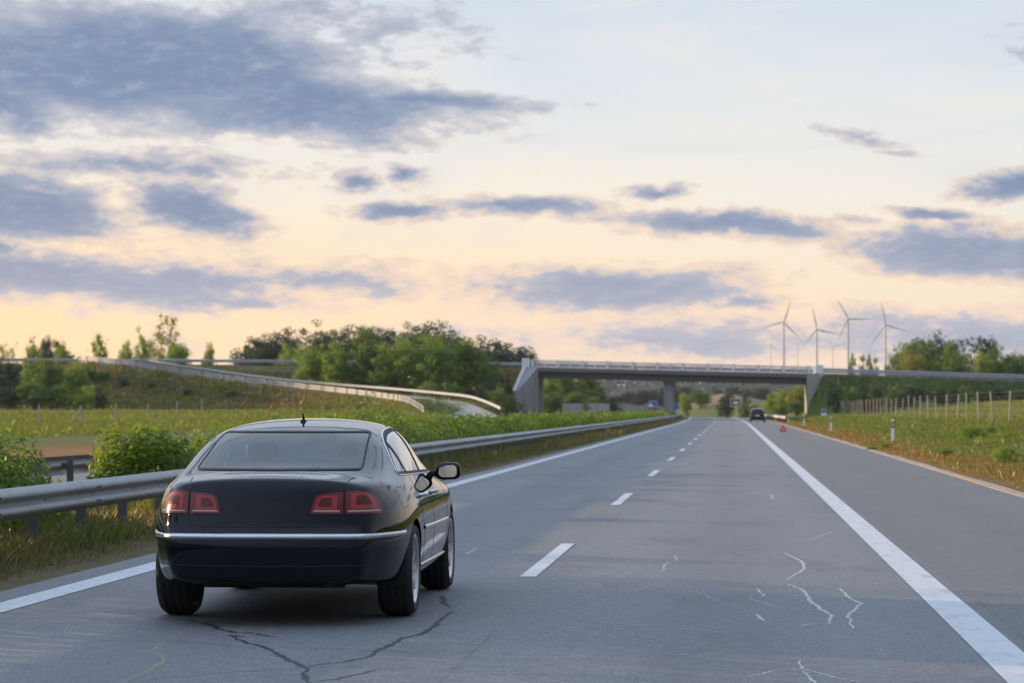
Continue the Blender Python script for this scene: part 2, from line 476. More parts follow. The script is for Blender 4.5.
def path_emb(X, Y, path, hw, slope):
    """height of an embankment with a flat crest along the path"""
    z = np.full(X.shape, -50.0)
    for p in path[::2]:
        d = np.hypot(X - p[0], Y - p[1])
        z = np.maximum(z, p[2] - 0.12 - np.maximum(0, d - hw) / slope)
    return z

def vnoise(x, y, s, seed=0):
    """cheap smooth pseudo noise in -1..1"""
    a = np.sin(x * s * 1.0 + seed + 1.7 * np.sin(y * s * 0.73 + seed * 2.1))
    b = np.sin(y * s * 1.13 + seed * 1.3 + 1.9 * np.sin(x * s * 0.57 - seed))
    c = np.sin((x + y) * s * 2.1 + seed * 0.7 + np.sin((x - y) * s * 1.7))
    return (a + b + 0.6 * c) / 2.6

def ground_h(x, y):
    x = np.asarray(x, float); y = np.asarray(y, float)
    shp = np.broadcast(x, y).shape
    x = np.broadcast_to(x, shp).ravel().copy(); y = np.broadcast_to(y, shp).ravel().copy()
    xr = x - off(y)
    z = np.zeros_like(x)
    # right verge rises to the fence, field rises further off
    z += 0.72 * ss(6.0, 15.0, xr) + 1.9 * ss(110, 380, y) * ss(15, 40, x) + 0.05 * ss(5.3, 7, xr) * vnoise(x, y, 0.9, 1)
    z += ss(30, 200, x) * ss(-50, 200, y) * 0.6
    # left field rises gently
    z += 0.95 * ss(210, 350, y) * ss(-27, -48, x) + 0.25 * ss(-23, -28, x) * ss(30, 90, y)
    # ditch between the far carriageway and the field
    z += 0.10 * ss(-6.3, -7.2, xr) * ss(-11.6, -10.6, xr)
    rough = ss(5.6, 9, xr) + ss(-22.5, -30, x)
    z += rough * 0.07 * vnoise(x, y, 0.35, 4) + 0.13 * ss(6.2, 9, xr) * ss(15, 12, xr) * vnoise(x * 1.3, y * .6, 0.8, 12)
    m = (np.abs(x) < 420) & (y > 150) & (y < 560)
    if m.any():
        xm, ym = x[m], y[m]
        e = path_emb(xm, ym, OVER_L, 6.3, 1.45) - 5.0 * np.maximum(0, xm + 29.6 + 0.66 * np.maximum(0, 386.6 - ym))
        e2 = path_emb(xm, ym, OVER_R, 6.3, 1.6) - 5.0 * np.maximum(0, 12.2 + 0.5 * np.maximum(0, 386.6 - ym) - xm)
        r = path_emb(xm, ym, RAMP, 4.6, 2.0)
        zz = z[m]
        bump = 0.25 * vnoise(xm, ym, 0.3, 9)
        for q in (e, e2, r):
            up = q > zz
            # keep crests smooth, roughen the slopes
            zz = np.where(up, q, zz)
        edge = np.minimum(1, np.maximum(0, np.maximum(np.maximum(e, e2), r) - z[m]))
        z[m] = zz + 0 * bump * edge
    # beyond the bridge: road dip, then a brown hill ahead
    z += np.where(y > 470, 0, 0)
    far = ss(520, 900, y)
    hill = 6.2 * np.exp(-(((x + 4) / 14) ** 2 + ((y - 840) / 130) ** 2)) + 4 * np.exp(-(((x - 30) / 24) ** 2 + ((y - 950) / 160) ** 2))
    hill += 7 * np.exp(-(((x + 62) / 22) ** 2 + ((y - 1100) / 200) ** 2))
    z += hill * ss(640, 760, y)
    z += far * (1.5 * vnoise(x, y, 0.006, 2) - 1.0) * ss(900, 1600, np.hypot(x, y))
    corr = np.exp(-(np.maximum(0, np.abs(xr + 8) - 14) / 14.0) ** 2)
    z += zroad(np.minimum(y, 650)) * corr * ss(900, 640, y)
    # flat bed under both carriageways
    inside = ((xr > -6.35) & (xr < 5.35) | (xr > -21.6) & (xr < -11.3)) & (y < 660)
    z = np.where(inside, np.minimum(z, zroad(y) - 0.06), z)
    return z.reshape(shp)

def ray_ground(px, py):
    """where the view through a photo pixel meets the terrain"""
    a = pt(px, py, 1.0) - Vector((0, 0, CAMH)); d = 15.0
    while d < 900:
        p = Vector((0, 0, CAMH)) + a * d
        if p.z < gh(p.x, p.y): break
        d += max(.15, d * .004)
    return p

def gh(x, y): return float(ground_h(np.array([x]), np.array([y]))[0])

def axis(*segs):
    out = [segs[0][0]]
    for a, b, s in segs:
        n = max(1, int(round((b - a) / s)))
        out += [a + (b - a) * (i + 1) / n for i in range(n)]
    return np.array(out)

gx = axis((-7000, -1200, 290), (-1200, -300, 30), (-300, -120, 4), (-120, -24, 1.6), (-24, -22.4, 0.8), (-22.4, -21.6, 0.4), (-21.6, -11.3, 2.0), (-11.3, -6.35, 0.35),
          (-6.35, 5.35, 1.5), (5.35, 9, 0.35), (9, 20, 0.8), (20, 60, 2), (60, 160, 4), (160, 420, 10), (420, 1200, 40), (1200, 7000, 290))
gy = axis((-300, -20, 10), (-20, 20, 2), (20, 120, 1.2), (120, 330, 2.0), (330, 440, 1.3), (440, 700, 4), (700, 1200, 16), (1200, 2400, 60), (2400, 7000, 230))
GX, GY = np.meshgrid(gx, gy)
GXo = GX + off(GY) * (np.abs(GX + 8) < 20)
GZ = ground_h(GXo, GY)
nx, ny = len(gx), len(gy)
idx = np.arange(nx * ny).reshape(ny, nx)
gf = np.stack([idx[:-1, :-1], idx[:-1, 1:], idx[1:, 1:], idx[1:, :-1]], -1).reshape(-1, 4)

def zone_colour(x, y, z):
    """natural ground colours: grass, hay, soil, road verge"""
    n = x.size
    xr = x - off(y)
    c = np.tile(np.array([0.10, 0.115, 0.035]), (n, 1))
    def put(m, col):
        m = m[:, None]; c[:] = c * (1 - m) + np.array(col) * m
    nz = vnoise(x, y, 0.12, 3) * 0.5 + 0.5; nz2 = vnoise(x, y, 0.5, 6) * 0.5 + 0.5
    put(ss(-26, -50, x) * ss(900, 700, y), (0.095, 0.115, 0.028))                 # left field
    put(ss(-26, -40, x) * ss(900, 700, y) * nz * 0.6, (0.14, 0.14, 0.032))
    put(ss(12, 22, x) * ss(900, 700, y), (0.145, 0.150, 0.055))                  # right field
    put(ss(12, 22, x) * nz * 0.4 * ss(900, 700, y), (0.19, 0.175, 0.07))
    vr = ss(5.2, 6.0, xr) * ss(16, 11, xr)
    put(vr, (0.11, 0.15, 0.03))
    put(vr * nz2 * 0.5, (0.16, 0.13, 0.04))
    put(ss(5.0, 5.4, xr) * ss(8.6, 6.0, xr) * (0.45 + 0.5 * nz2), (0.24, 0.12, 0.05))   # dry brown strip by the road
    put(ss(-5.9, -6.2, xr) * ss(-11.8, -11.3, xr), (0.13, 0.105, 0.055))             # median
    put(ss(-6.3, -6.8, xr) * ss(-11.0, -10.4, xr) * nz2 * 0.8, (0.085, 0.10, 0.03))
    put(ss(-21.3, -21.7, xr) * ss(-27, -23.5, xr), (0.23, 0.12, 0.05))              # soil verge
    slope = ss(1.0, 2.2, z) * ss(150, 200, y) * ss(560, 500, y) * (x < 0)
    put(slope, (0.105, 0.10, 0.038))
    put(slope * ss(0.35, 0.8, nz) * 0.8, (0.17, 0.115, 0.055))
    put(slope * ss(0.5, 0.8, nz2) * 0.6, (0.075, 0.105, 0.03))
    sr = ss(2.4, 3.4, z) * ss(340, 370, y) * ss(560, 500, y) * (x > 0)
    put(sr, (0.06, 0.085, 0.028))
    hb = ss(640, 740, y) * ss(1300, 1100, y) * ss(2.0, 4.0, z)
    put(hb, (0.22, 0.15, 0.09))
    put(ss(1400, 2000, np.hypot(x, y)), (0.07, 0.085, 0.04))
    return c

zc = zone_colour(GXo.ravel(), GY.ravel(), GZ.ravel())
gme = np_mesh('ground', np.stack([GXo.ravel(), GY.ravel(), GZ.ravel()], -1), gf, True,
              {'zone': ('FLOAT_COLOR', np.concatenate([zc, np.ones((len(zc), 1))], 1))})
m, T, out = new_mat('meadow_ground')
at = T.node('ShaderNodeAttribute', attribute_name='zone'); tc = T.node('ShaderNodeTexCoord')
n1 = T.noise(tc.outputs['Object'], 1.6, 8, 0.7); n2 = T.noise(tc.outputs['Object'], 0.12, 5, 0.6); n3 = T.noise(tc.outputs['Object'], 9.0, 5, 0.7)
k = T.math('ADD', T.math('MULTIPLY', n1, 0.9), T.math('MULTIPLY', n2, 0.7))
k = T.math('ADD', k, T.math('MULTIPLY', n3, 0.7))
col = T.mix(1.0, at.outputs['Color'], T.ramp(T.math('MULTIPLY', k, 0.5), [(0.35, (0.45, 0.5, 0.45)), (0.58, (1, 1, 1)), (0.8, (1.5, 1.4, 1.2))]), 'MULTIPLY')
bs = T.node('ShaderNodeBsdfPrincipled'); T.l.new(col, bs.inputs['Base Color']); bs.inputs['Roughness'].default_value = 0.95; bs.inputs['Specular IOR Level'].default_value = 0.15
bp = T.node('ShaderNodeBump'); bp.inputs['Strength'].default_value = 0.8; bp.inputs['Distance'].default_value = 0.15
T.l.new(k, bp.inputs['Height']); T.l.new(bp.outputs[0], bs.inputs['Normal']); T.l.new(bs.outputs[0], out.inputs[0])
M['ground'] = m
tag(link('ground', gme, m), kind='structure')

# ------------------------------------------------------------------ carriageways
def asphalt(name, tint=(1, 1, 1), ctr=-1.9):
    m, T, out = new_mat(name)
    tc = T.node('ShaderNodeTexCoord'); O = tc.outputs['Object']
    sp = T.node('ShaderNodeSeparateXYZ'); T.l.new(O, sp.inputs[0])
    fine = T.noise(O, 38, 4, 0.75); grit = T.noise(O, 210, 2, 0.6)
    mid = T.noise(T.vmath('MULTIPLY', O, (1.2, 0.12, 1)), 1.0, 6, 0.6)
    patch = T.noise(T.vmath('MULTIPLY', O, (0.5, 0.035, 1)), 1.0, 3, 0.5)
    # polished wheel tracks along each lane
    u = T.math('ABSOLUTE', T.math('SINE', T.math('MULTIPLY', T.math('SUBTRACT', sp.outputs[0], -1.83), math.pi / 1.78)))
    trk = T.math('POWER', u, 3.0)
    v = T.math('ADD', T.math('MULTIPLY', mid, 0.5), T.math('MULTIPLY', patch, 0.5))
    col = T.ramp(v, [(0.3, (0.106 * tint[0], 0.113 * tint[1], 0.121 * tint[2])), (0.5, (0.127 * tint[0], 0.133 * tint[1], 0.139 * tint[2])), (0.72, (0.150 * tint[0], 0.153 * tint[1], 0.156 * tint[2]))])
    col = T.mix(T.math('MULTIPLY', trk, 0.16), col, c4((0.18, 0.182, 0.185)))
    # hard shoulder: darker, warmer, rougher mix
    sh = T.sstep(sp.outputs[0], 1.75, 1.95)
    col = T.mix(T.math('MULTIPLY', sh, 0.65), col, c4((0.098, 0.093, 0.093)))
    mot = T.noise(O, 9.0, 4, 0.7)
    spk = T.math('ADD', T.math('MULTIPLY', fine, 0.50), T.math('ADD', T.math('MULTIPLY', grit, 0.32), T.math('MULTIPLY', mot, 0.18)))
    col = T.mix(1.0, col, T.ramp(spk, [(0.38, (0.34, 0.34, 0.36)), (0.5, (1, 1, 1)), (0.62, (1.9, 1.87, 1.83))]), 'MULTIPLY')
    # faint cross joints of the old slabs below
    j = T.math('FRACT', T.math('ADD', T.math('DIVIDE', T.math('ADD', sp.outputs[1], T.math('MULTIPLY', mid, 0.5)), 11.3), 0.4))
    jl = T.math('MULTIPLY', T.sstep(T.math('ABSOLUTE', T.math('SUBTRACT', j, 0.5)), 0.0035, 0.001), T.sstep(T.noise(O, 0.7, 2), 0.5, 0.6))
    col = T.mix(T.math('MULTIPLY', jl, 0.45), col, c4((0.06, 0.06, 0.065)))
    # worn darker blotches, oil line down each lane, joint beside the shoulder
    blo = T.noise(T.vmath('MULTIPLY', O, (0.8, 0.22, 1)), 1.0, 7, 0.7)
    col = T.mix(T.math('MULTIPLY', T.sstep(blo, 0.50, 0.66), 0.38), col, c4((0.068, 0.070, 0.075)))
    oil = T.math('POWER', T.math('ABSOLUTE', T.math('COSINE', T.math('MULTIPLY', T.math('SUBTRACT', sp.outputs[0], -1.83 + 1.78), math.pi / 3.56))), 18.0)
    col = T.mix(T.math('MULTIPLY', T.math('MULTIPLY', oil, mid), 0.35), col, c4((0.08, 0.08, 0.085)))
    for jx_ in (-1.62, 1.93):
        jn = T.math('ABSOLUTE', T.math('ADD', T.math('SUBTRACT', sp.outputs[0], jx_), T.math('MULTIPLY', T.math('SUBTRACT', mid, 0.5), 0.05)))
        col = T.mix(T.math('MULTIPLY', T.sstep(jn, 0.016, 0.006), T.math('MULTIPLY', T.sstep(blo, 0.45, 0.58), 0.35)), col, c4((0.045, 0.045, 0.05)))
    b = T.node('ShaderNodeBsdfPrincipled'); T.l.new(col, b.inputs['Base Color'])
    b.inputs['Roughness'].default_value = 0.72; b.inputs['Specular IOR Level'].default_value = 0.35
    bp = T.node('ShaderNodeBump'); bp.inputs['Strength'].default_value = 0.45; bp.inputs['Distance'].default_value = 0.006
    T.l.new(spk, bp.inputs['Height']); T.l.new(bp.outputs[0], b.inputs['Normal'])
    T.l.new(b.outputs[0], out.inputs[0])
    return m
M['asphalt'] = asphalt('carriageway_asphalt')
M['asphalt2'] = asphalt('far_carriageway_asphalt', (0.95, 0.95, 0.95))

ROAD_Y = axis((-60, 10, 10), (10, 120, 5), (120, 660, 6))
def ribbon(name, x0, x1, ys, dz, mat, parent=None, kind='structure', thick=0.0):
    ys = np.asarray(ys, float); o = off(ys); zz = zroad(ys) + dz
    n = len(ys)
    vs = np.concatenate([np.stack([x0 + o, ys, zz], -1), np.stack([x1 + o, ys, zz], -1)])
    i = np.arange(n - 1)
    fs = np.stack([i, i + n, i + n + 1, i + 1], -1)
    ob = link(name, np_mesh(name, vs, fs), mat, parent)
    if kind: ob['kind'] = kind
    return ob
road = ribbon('road', -6.08, 4.98, ROAD_Y, 0.0, M['asphalt'])
ribbon('opposite_road', -21.3, -11.6, ROAD_Y, 0.0, M['asphalt2'])
# pale gutter strip at the outer edge of the hard shoulder, set a little proud
gm = pmat('sandy_gutter_stone', (0.27, 0.21, 0.16), 0.9, 0, 0.3, 2.5, 0.4, 30, dirt=((0.16, 0.12, 0.08), 0.7))
mb = MB(); ys = ROAD_Y
gs = np.arange(-60, 470, 4.0)
vs, fs = [], []
for i, y in enumerate(gs):
    o_ = float(off(y)); j1, j2 = random.uniform(-.03, .03), random.uniform(-.06, .09)
    vs += [(4.98 + o_ + j1, y, -0.05), (5.0 + o_ + j1, y, 0.012), (5.17 + o_ + j2, y, 0.03), (5.2 + o_ + j2, y, -0.1)]
    if i:
        b = 4 * (i - 1)
        fs += [(b, b + 1, b + 5, b + 4), (b + 1, b + 2, b + 6, b + 5), (b + 2, b + 3, b + 7, b + 6)]
mb.add(vs, fs); tag(mb.build('kerb_gutter', gm), kind='structure')

def paint_mat():
    m, T, out = new_mat('road_paint_white')
    tc = T.node('ShaderNodeTexCoord'); O = tc.outputs['Object']
    w = T.noise(T.vmath('MULTIPLY', O, (6, 2.2, 1)), 1.0, 8, 0.72); f = T.noise(O, 90, 3, 0.7)
    wear = T.sstep(T.math('ADD', w, T.math('MULTIPLY', f, 0.35)), 0.62, 0.86)
    col = T.mix(T.math('MULTIPLY', wear, 0.75), T.ramp(w, [(0.3, (0.40, 0.42, 0.44)), (0.7, (0.54, 0.55, 0.56))]), c4((0.24, 0.24, 0.24)))
    b = T.node('ShaderNodeBsdfPrincipled'); T.l.new(col, b.inputs['Base Color']); b.inputs['Roughness'].default_value = 0.6
    T.l.new(b.outputs[0], out.inputs[0]); return m
M['paint'] = paint_mat()
ribbon('edge_line', -5.72, -5.43, ROAD_Y, 0.004, M['paint'], road)
ribbon('edge_line', 1.52, 1.81, ROAD_Y, 0.004, M['paint'], road)
d0 = gpt(537, 577).y
k = -3
while d0 + 18 * k < 560:
    a = d0 + 18 * k; k += 1
    ribbon('lane_dash', -1.92, -1.77, np.linspace(a, a + 5.9, 3), 0.004, M['paint'], road)
ribbon('edge_line', -11.95, -11.75, ROAD_Y, 0.004, M['paint'], bpy.data.objects['opposite_road'])
ribbon('edge_line', -19.3, -19.05, ROAD_Y, 0.004, M['paint'], bpy.data.objects['opposite_road'])

# cracks: dark bitumen-filled and pale lime-edged ones, lying on the asphalt
M['crack_dark'] = pmat('crack_bitumen', (0.008, 0.008, 0.010), 0.7, 0, 0.2, 20)
M['crack_thin'] = pmat('crack_dirt', (0.085, 0.085, 0.09), 0.8, 0, 0.2, 20)
M['crack_pale'] = pmat('crack_lime', (0.38, 0.38, 0.37), 0.8, 0, 0.2, 20)
M['crack_tan'] = pmat('crack_sand', (0.20, 0.17, 0.13), 0.8, 0, 0.2, 20)
def crack(pts, w, mat, dz=0.0045, seed=0):
    dz = 0.0006 + (dz - 0.0045) * 0.25
    rnd = random.Random(seed)
    P = [gpt(*p) for p in pts]
    fine = []
    for a, b in zip(P[:-1], P[1:]):
        m_ = max(2, int((b - a).length / 0.028))
        for i in range(m_): fine.append(a.lerp(b, i / m_))
    fine.append(P[-1])
    vs, fs = [], []
    jx = jy = 0; n = len(fine)
    for i, p in enumerate(fine):
        jx = jx * 0.82 + rnd.uniform(-1, 1) * 0.007; jy = jy * 0.82 + rnd.uniform(-1, 1) * 0.022
        t = (fine[min(i + 1, n - 1)] - fine[max(i - 1, 0)]); t.z = 0; t.normalize()
        nn = Vector((-t.y, t.x, 0)); ww = w * .95 * rnd.uniform(0.4, 1.5) * (0.35 + 0.65 * math.sin(math.pi * (0.08 + 0.84 * i / max(1, n - 1))))
        q = Vector((p.x + jx, p.y + jy, dz))
        vs += [q - nn * ww / 2, q + nn * ww / 2]
        if i: fs.append((2 * i - 2, 2 * i, 2 * i + 1, 2 * i - 1))
    mb = MB(); mb.add(vs, fs)
    tag(mb.build('road_crack', mat, road), kind='structure')
c3 = lambda L: [(60 + x * .3906, 540 + y * .3906) for x, y in L]
cw = lambda L: [(440 + x * .5703, 480 + y * .5703) for x, y in L]
for i, L in enumerate([[(250, 200), (330, 207), (375, 215), (400, 227), (450, 235), (500, 240), (555, 249)],
          [(435, 243), (450, 250), (475, 264), (530, 277), (560, 290), (580, 306), (610, 320), (632, 330), (620, 342), (630, 358), (650, 368), (690, 385)],
          [(632, 325), (660, 320), (720, 313), (780, 303), (800, 295), (820, 280), (855, 265), (870, 255), (920, 243), (955, 222), (975, 203), (1000, 185), (1015, 183)],
          [(980, 142), (978, 160), (1000, 172)], [(440, 243), (470, 248)]]):
    crack(c3(L), 0.048, M['crack_dark'], 0.0045 + 0.0002 * i, i)
crack(c3([(650, 362), (700, 357), (760, 345), (805, 335)]), 0.036, M['crack_dark'], 0.006, 20)
crack(c3([(100, 180), (170, 187), (250, 199)]), 0.016, M['crack_tan'], 0.0062, 21)
crack(c3([(262, 258), (250, 272), (235, 285), (265, 300), (270, 312), (240, 328), (200, 348), (165, 365), (120, 395)]), 0.034, M['crack_tan'], 0.006, 22)
for i, L in enumerate([[(80, 257), (300, 262), (460, 270)], [(540, 275), (700, 280), (980, 290)], [(220, 358), (400, 340), (600, 330), (780, 322)]]):
    crack(c3(L), 0.012, M['crack_thin'], 0.0064 + .0002 * i, 30 + i)
for i, (L, w) in enumerate([([(612, 183), (640, 195), (648, 210), (665, 225), (685, 238), (683, 252)], .035), ([(700, 190), (715, 205), (738, 217), (720, 235), (720, 260)], .03),
          ([(605, 257), (640, 254), (680, 250)], .018), ([(540, 207), (590, 222), (640, 228), (730, 227)], .015), ([(560, 248), (640, 243), (740, 240)], .014),
          ([(605, 128), (635, 143), (640, 155), (610, 175)], .03), ([(630, 316), (635, 332), (600, 332), (540, 345)], .022), ([(635, 332), (690, 345), (740, 354)], .02),
          ([(635, 335), (650, 350), (690, 372)], .02), ([(390, 160), (395, 148), (415, 142), (410, 132)], .02), ([(280, 250), (400, 258), (500, 267)], .013),
          ([(455, 198), (490, 212)], .014), ([(555, 190), (570, 205)], .025), ([(555, 235), (568, 247)], .03), ([(190, 352), (320, 345)], .012), ([(545, 22), (580, 25), (585, 35)], .03),
          ([(650, 105), (690, 90)], .02), ([(215, 35), (255, 25)], .02), ([(45, 130), (65, 120)], .025), ([(580, 190), (630, 196)], .014)]):
    crack(cw(L), w, M['crack_pale'], 0.0066 + .0002 * i, 50 + i)

# ------------------------------------------------------------------ guardrails
WP = [(0.0, 0.155), (0.012, 0.15), (0.055, 0.115), (0.078, 0.095), (0.082, 0.075), (0.076, 0.055), (0.02, 0.022), (0.005, 0.0),
      (0.02, -0.022), (0.076, -0.055), (0.082, -0.075), (0.078, -0.095), (0.055, -0.115), (0.012, -0.15), (0.0, -0.155)]
def beam_mesh(name, path, side, drop=0.155, splice=4.0):
    """W-profile beam along a path of (x,y,ztop); side +1: ridges face right of travel"""
    path = np.asarray(path, float); n = len(path)
    t = np.gradient(path, axis=0); t[:, 2] = 0; t /= np.linalg.norm(t, axis=1)[:, None]
    nr = np.stack([t[:, 1], -t[:, 0]], -1) * side
    prof = WP + [(a - 0.006, b) for a, b in WP[::-1]]
    vs = np.zeros((n, len(prof), 3)); k = len(prof)
    for j, (a, b) in enumerate(prof):
        vs[:, j, 0] = path[:, 0] + nr[:, 0] * a; vs[:, j, 1] = path[:, 1] + nr[:, 1] * a; vs[:, j, 2] = path[:, 2] - drop + b
    i = np.arange(n - 1)[:, None] * k; j = np.arange(k)[None, :]; j2 = (j + 1) % k
    fs = np.stack([i + j, i + k + j, i + k + j2, i + j2], -1).reshape(-1, 4)
    return np_mesh(name, vs.reshape(-1, 3), fs, True)

def post_mesh(h):
    mb = MB()
    mb.box(-0.05, 0.05, -0.03, -0.024, -0.4, h); mb.box(-0.05, -0.044, -0.024, 0.03, -0.4, h); mb.box(0.044, 0.05, -0.024, 0.03, -0.4, h)
    return mb.mesh('post')

def guardrail(label, path, side, spacing=2.0, near=0, top=0.75, mat='galv', cat='guardrail', group=None, spacer=0.12, maxposts=95, double=False):
    """path (x,y,zground); posts carry a W beam; the nearest maxposts posts are parts, the rest one mass"""
    path = np.asarray(path, float)
    root = empty('guardrail', path[0])
    tag(root, label, cat, group)
    o0 = Vector(path[0])
    p2 = path - path[0]; p2[:, 2] += top
    link('beam', beam_mesh('beam', p2, side), M[mat], root)
    if double: link('beam', beam_mesh('beam', p2, side, 0.155 + 0.36), M[mat], root)
    seg = np.linalg.norm(np.diff(path, axis=0), axis=1); cum = np.concatenate([[0], np.cumsum(seg)])
    def at(s):
        return np.array([np.interp(s, cum, path[:, q]) for q in range(3)])
    pm = post_mesh(top - 0.02)
    P = [at(s) for s in np.arange(0.6, cum[-1], spacing)]
    P.sort(key=lambda p: np.hypot(p[0], p[1]))
    first = None
    rest = MB()
    bolts = MB()
    for i, p in enumerate(P):
        a = at(min(cum[-1], cum[np.argmin(np.hypot(path[:, 0] - p[0], path[:, 1] - p[1]))] + 1.0)); b = at(max(0, cum[np.argmin(np.hypot(path[:, 0] - p[0], path[:, 1] - p[1]))] - 1.0))
        t = (a - b); ang = math.atan2(-t[0], t[1])
        nx_, ny_ = math.cos(ang) * side, math.sin(ang) * side
        q = p - path[0]
        px_, py_ = q[0] - nx_ * spacer, q[1] - ny_ * spacer
        if i < maxposts:
            if first is None:
                first = link('post', pm, M['post_steel'], root); c = first
            else:
                c = first.copy(); COL.objects.link(c); c.parent = root
            c.location = (px_, py_, q[2]); c.rotation_euler = (0, 0, ang)
        else:
            rest.box(px_ - .05, px_ + .05, py_ - .03, py_ + .03, q[2] - .3, q[2] + top - .02)
        # spacer block and bolt behind / on the beam
        zc_ = q[2] + top - 0.155
        bolts.bar((q[0] - nx_ * spacer * 0.9, q[1] - ny_ * spacer * 0.9, zc_), (q[0] + nx_ * 0.012, q[1] + ny_ * 0.012, zc_), 0.07, 0.09)
        if i % 2 == 0 and np.hypot(p[0], p[1]) < 130:
            for dzb in (-0.075, 0.075):
                for du in (-0.06, 0.06):
                    bx, by = q[0] + nx_ * 0.083 - ny_ * du * side, q[1] + ny_ * 0.083 + nx_ * du * side
                    bolts.box(bx - .012, bx + .012, by - .012, by + .012, zc_ + dzb - .012, zc_ + dzb + .012)
    bolts.build('spacer', M['post_steel'], root)['kind'] = 'stuff'
    if rest.v: tag(rest.build('post', M['post_steel'], root), kind='stuff')
    return root

def along(x, ys):
    ys = np.asarray(ys, float)
    return np.stack([x + off(ys), ys, zroad(ys)], -1)
RY = axis((4, 120, 2), (120, 520, 4))
guardrail('long galvanised guardrail between the near carriageway and the median hedge', along(-7.0, RY), 1, 2.0, mat='galv_near')
guardrail('galvanised guardrail on the far side of the median bushes, seen through the gap', along(-10.9, RY), -1, 2.0, mat='galv_near')
guardrail('short guardrail along the right verge by the stopped dark car', along(5.75, np.arange(284, 470, 4.0)), -1, 4.0, mat='galv_pale')

# ------------------------------------------------------------------ ramp and overpass roads with their rails
def path_road(name, path, hw, mat, bank=0.0, z0=0.0):
    path = np.asarray(path); n = len(path)
    t = np.gradient(path, axis=0); t[:, 2] = 0; t /= np.linalg.norm(t, axis=1)[:, None]
    nr = np.stack([t[:, 1], -t[:, 0], np.zeros(n)], -1)
    if not hasattr(bank, '__len__'): bank = np.full(n, bank)
    L = path - nr * hw; Rr = path + nr * hw
    L[:, 2] += bank * hw + z0; Rr[:, 2] -= bank * hw - z0
    i = np.arange(n - 1)
    ob = link(name, np_mesh(name, np.concatenate([L, Rr]), np.stack([i, i + n, i + n + 1, i + 1], -1)), mat)
    ob['kind'] = 'structure'
    return L, Rr
# travelling from the carriageway up to the overpass the viewer stands on the left of the path: left edge low
s_ = np.linspace(0, 1, len(RAMP))
rl, rr = path_road('ramp_road', RAMP, 3.4, M['tarmac_far'], -0.05 * np.sin(np.pi * np.clip(s_ * 1.15, 0, 1)))
path_road('overpass_road_left', OVER_L, 3.6, M['tarmac_far'], 0.0, 0.02)
path_road('overpass_road_right', OVER_R, 3.6, M['tarmac_far'], 0.0, 0.02)
def sub(path, lo, hi): 
    n = len(path); return path[int(n * lo):int(n * hi)]
def shift(path, dx):
    path = np.asarray(path); t = np.gradient(path, axis=0); t[:, 2] = 0; t /= np.linalg.norm(t, axis=1)[:, None]
    q = path.copy(); q[:, 0] += t[:, 1] * dx; q[:, 1] -= t[:, 0] * dx; return q
nearrail = shift(sub(rl, 0.40, 0.985), -0.5); farrail = shift(sub(rr, 0.36, 0.93), 0.5)
guardrail('guardrail along the low inner edge of the curving ramp, lit by the sun', nearrail, 1, 4.0, top=1.0, mat='galv_pale', double=True)
guardrail('guardrail along the high outer edge of the curving ramp', farrail, -1, 4.0, top=0.85, mat='galv_pale')
guardrail('guardrail on the raised road running left from the bridge', shift(OVER_L[len(OVER_L) // 3:], 4.6), 1, 4.0, top=0.8, mat='galv_pale')
guardrail('guardrail on the rear edge of the raised road left of the bridge', shift(OVER_L[len(OVER_L) // 3:], -4.6), -1, 4.0, top=0.8, mat='galv_pale')
guardrail('long guardrail on the raised road running right from the bridge', shift(OVER_R[:len(OVER_R) * 2 // 3], 4.6), 1, 4.0, top=1.05, mat='galv_pale', double=True)
guardrail('guardrail on the rear edge of the raised road right of the bridge', shift(OVER_R[:len(OVER_R) * 2 // 3], -4.6), -1, 4.0, top=0.85, mat='galv_pale')
# concrete edge beam of the right-hand raised road, seen as a pale band below its rail
er = shift(OVER_R[:len(OVER_R) * 2 // 3], 5.1)
mb = MB(); vs, fs = [], []
for i, p in enumerate(er):
    vs += [(p[0], p[1] - .0, p[2] - 0.7), (p[0], p[1] - .1, p[2] + 0.28), (p[0], p[1] + .4, p[2] + 0.29), (p[0], p[1] + .4, p[2] - .7)]
    if i:
        b = 4 * (i - 1); fs += [(b, b + 4, b + 5, b + 1), (b + 1, b + 5, b + 6, b + 2)]
mb.add(vs, fs); tag(mb.build('overpass_edge_strip', M['concrete']), kind='structure')

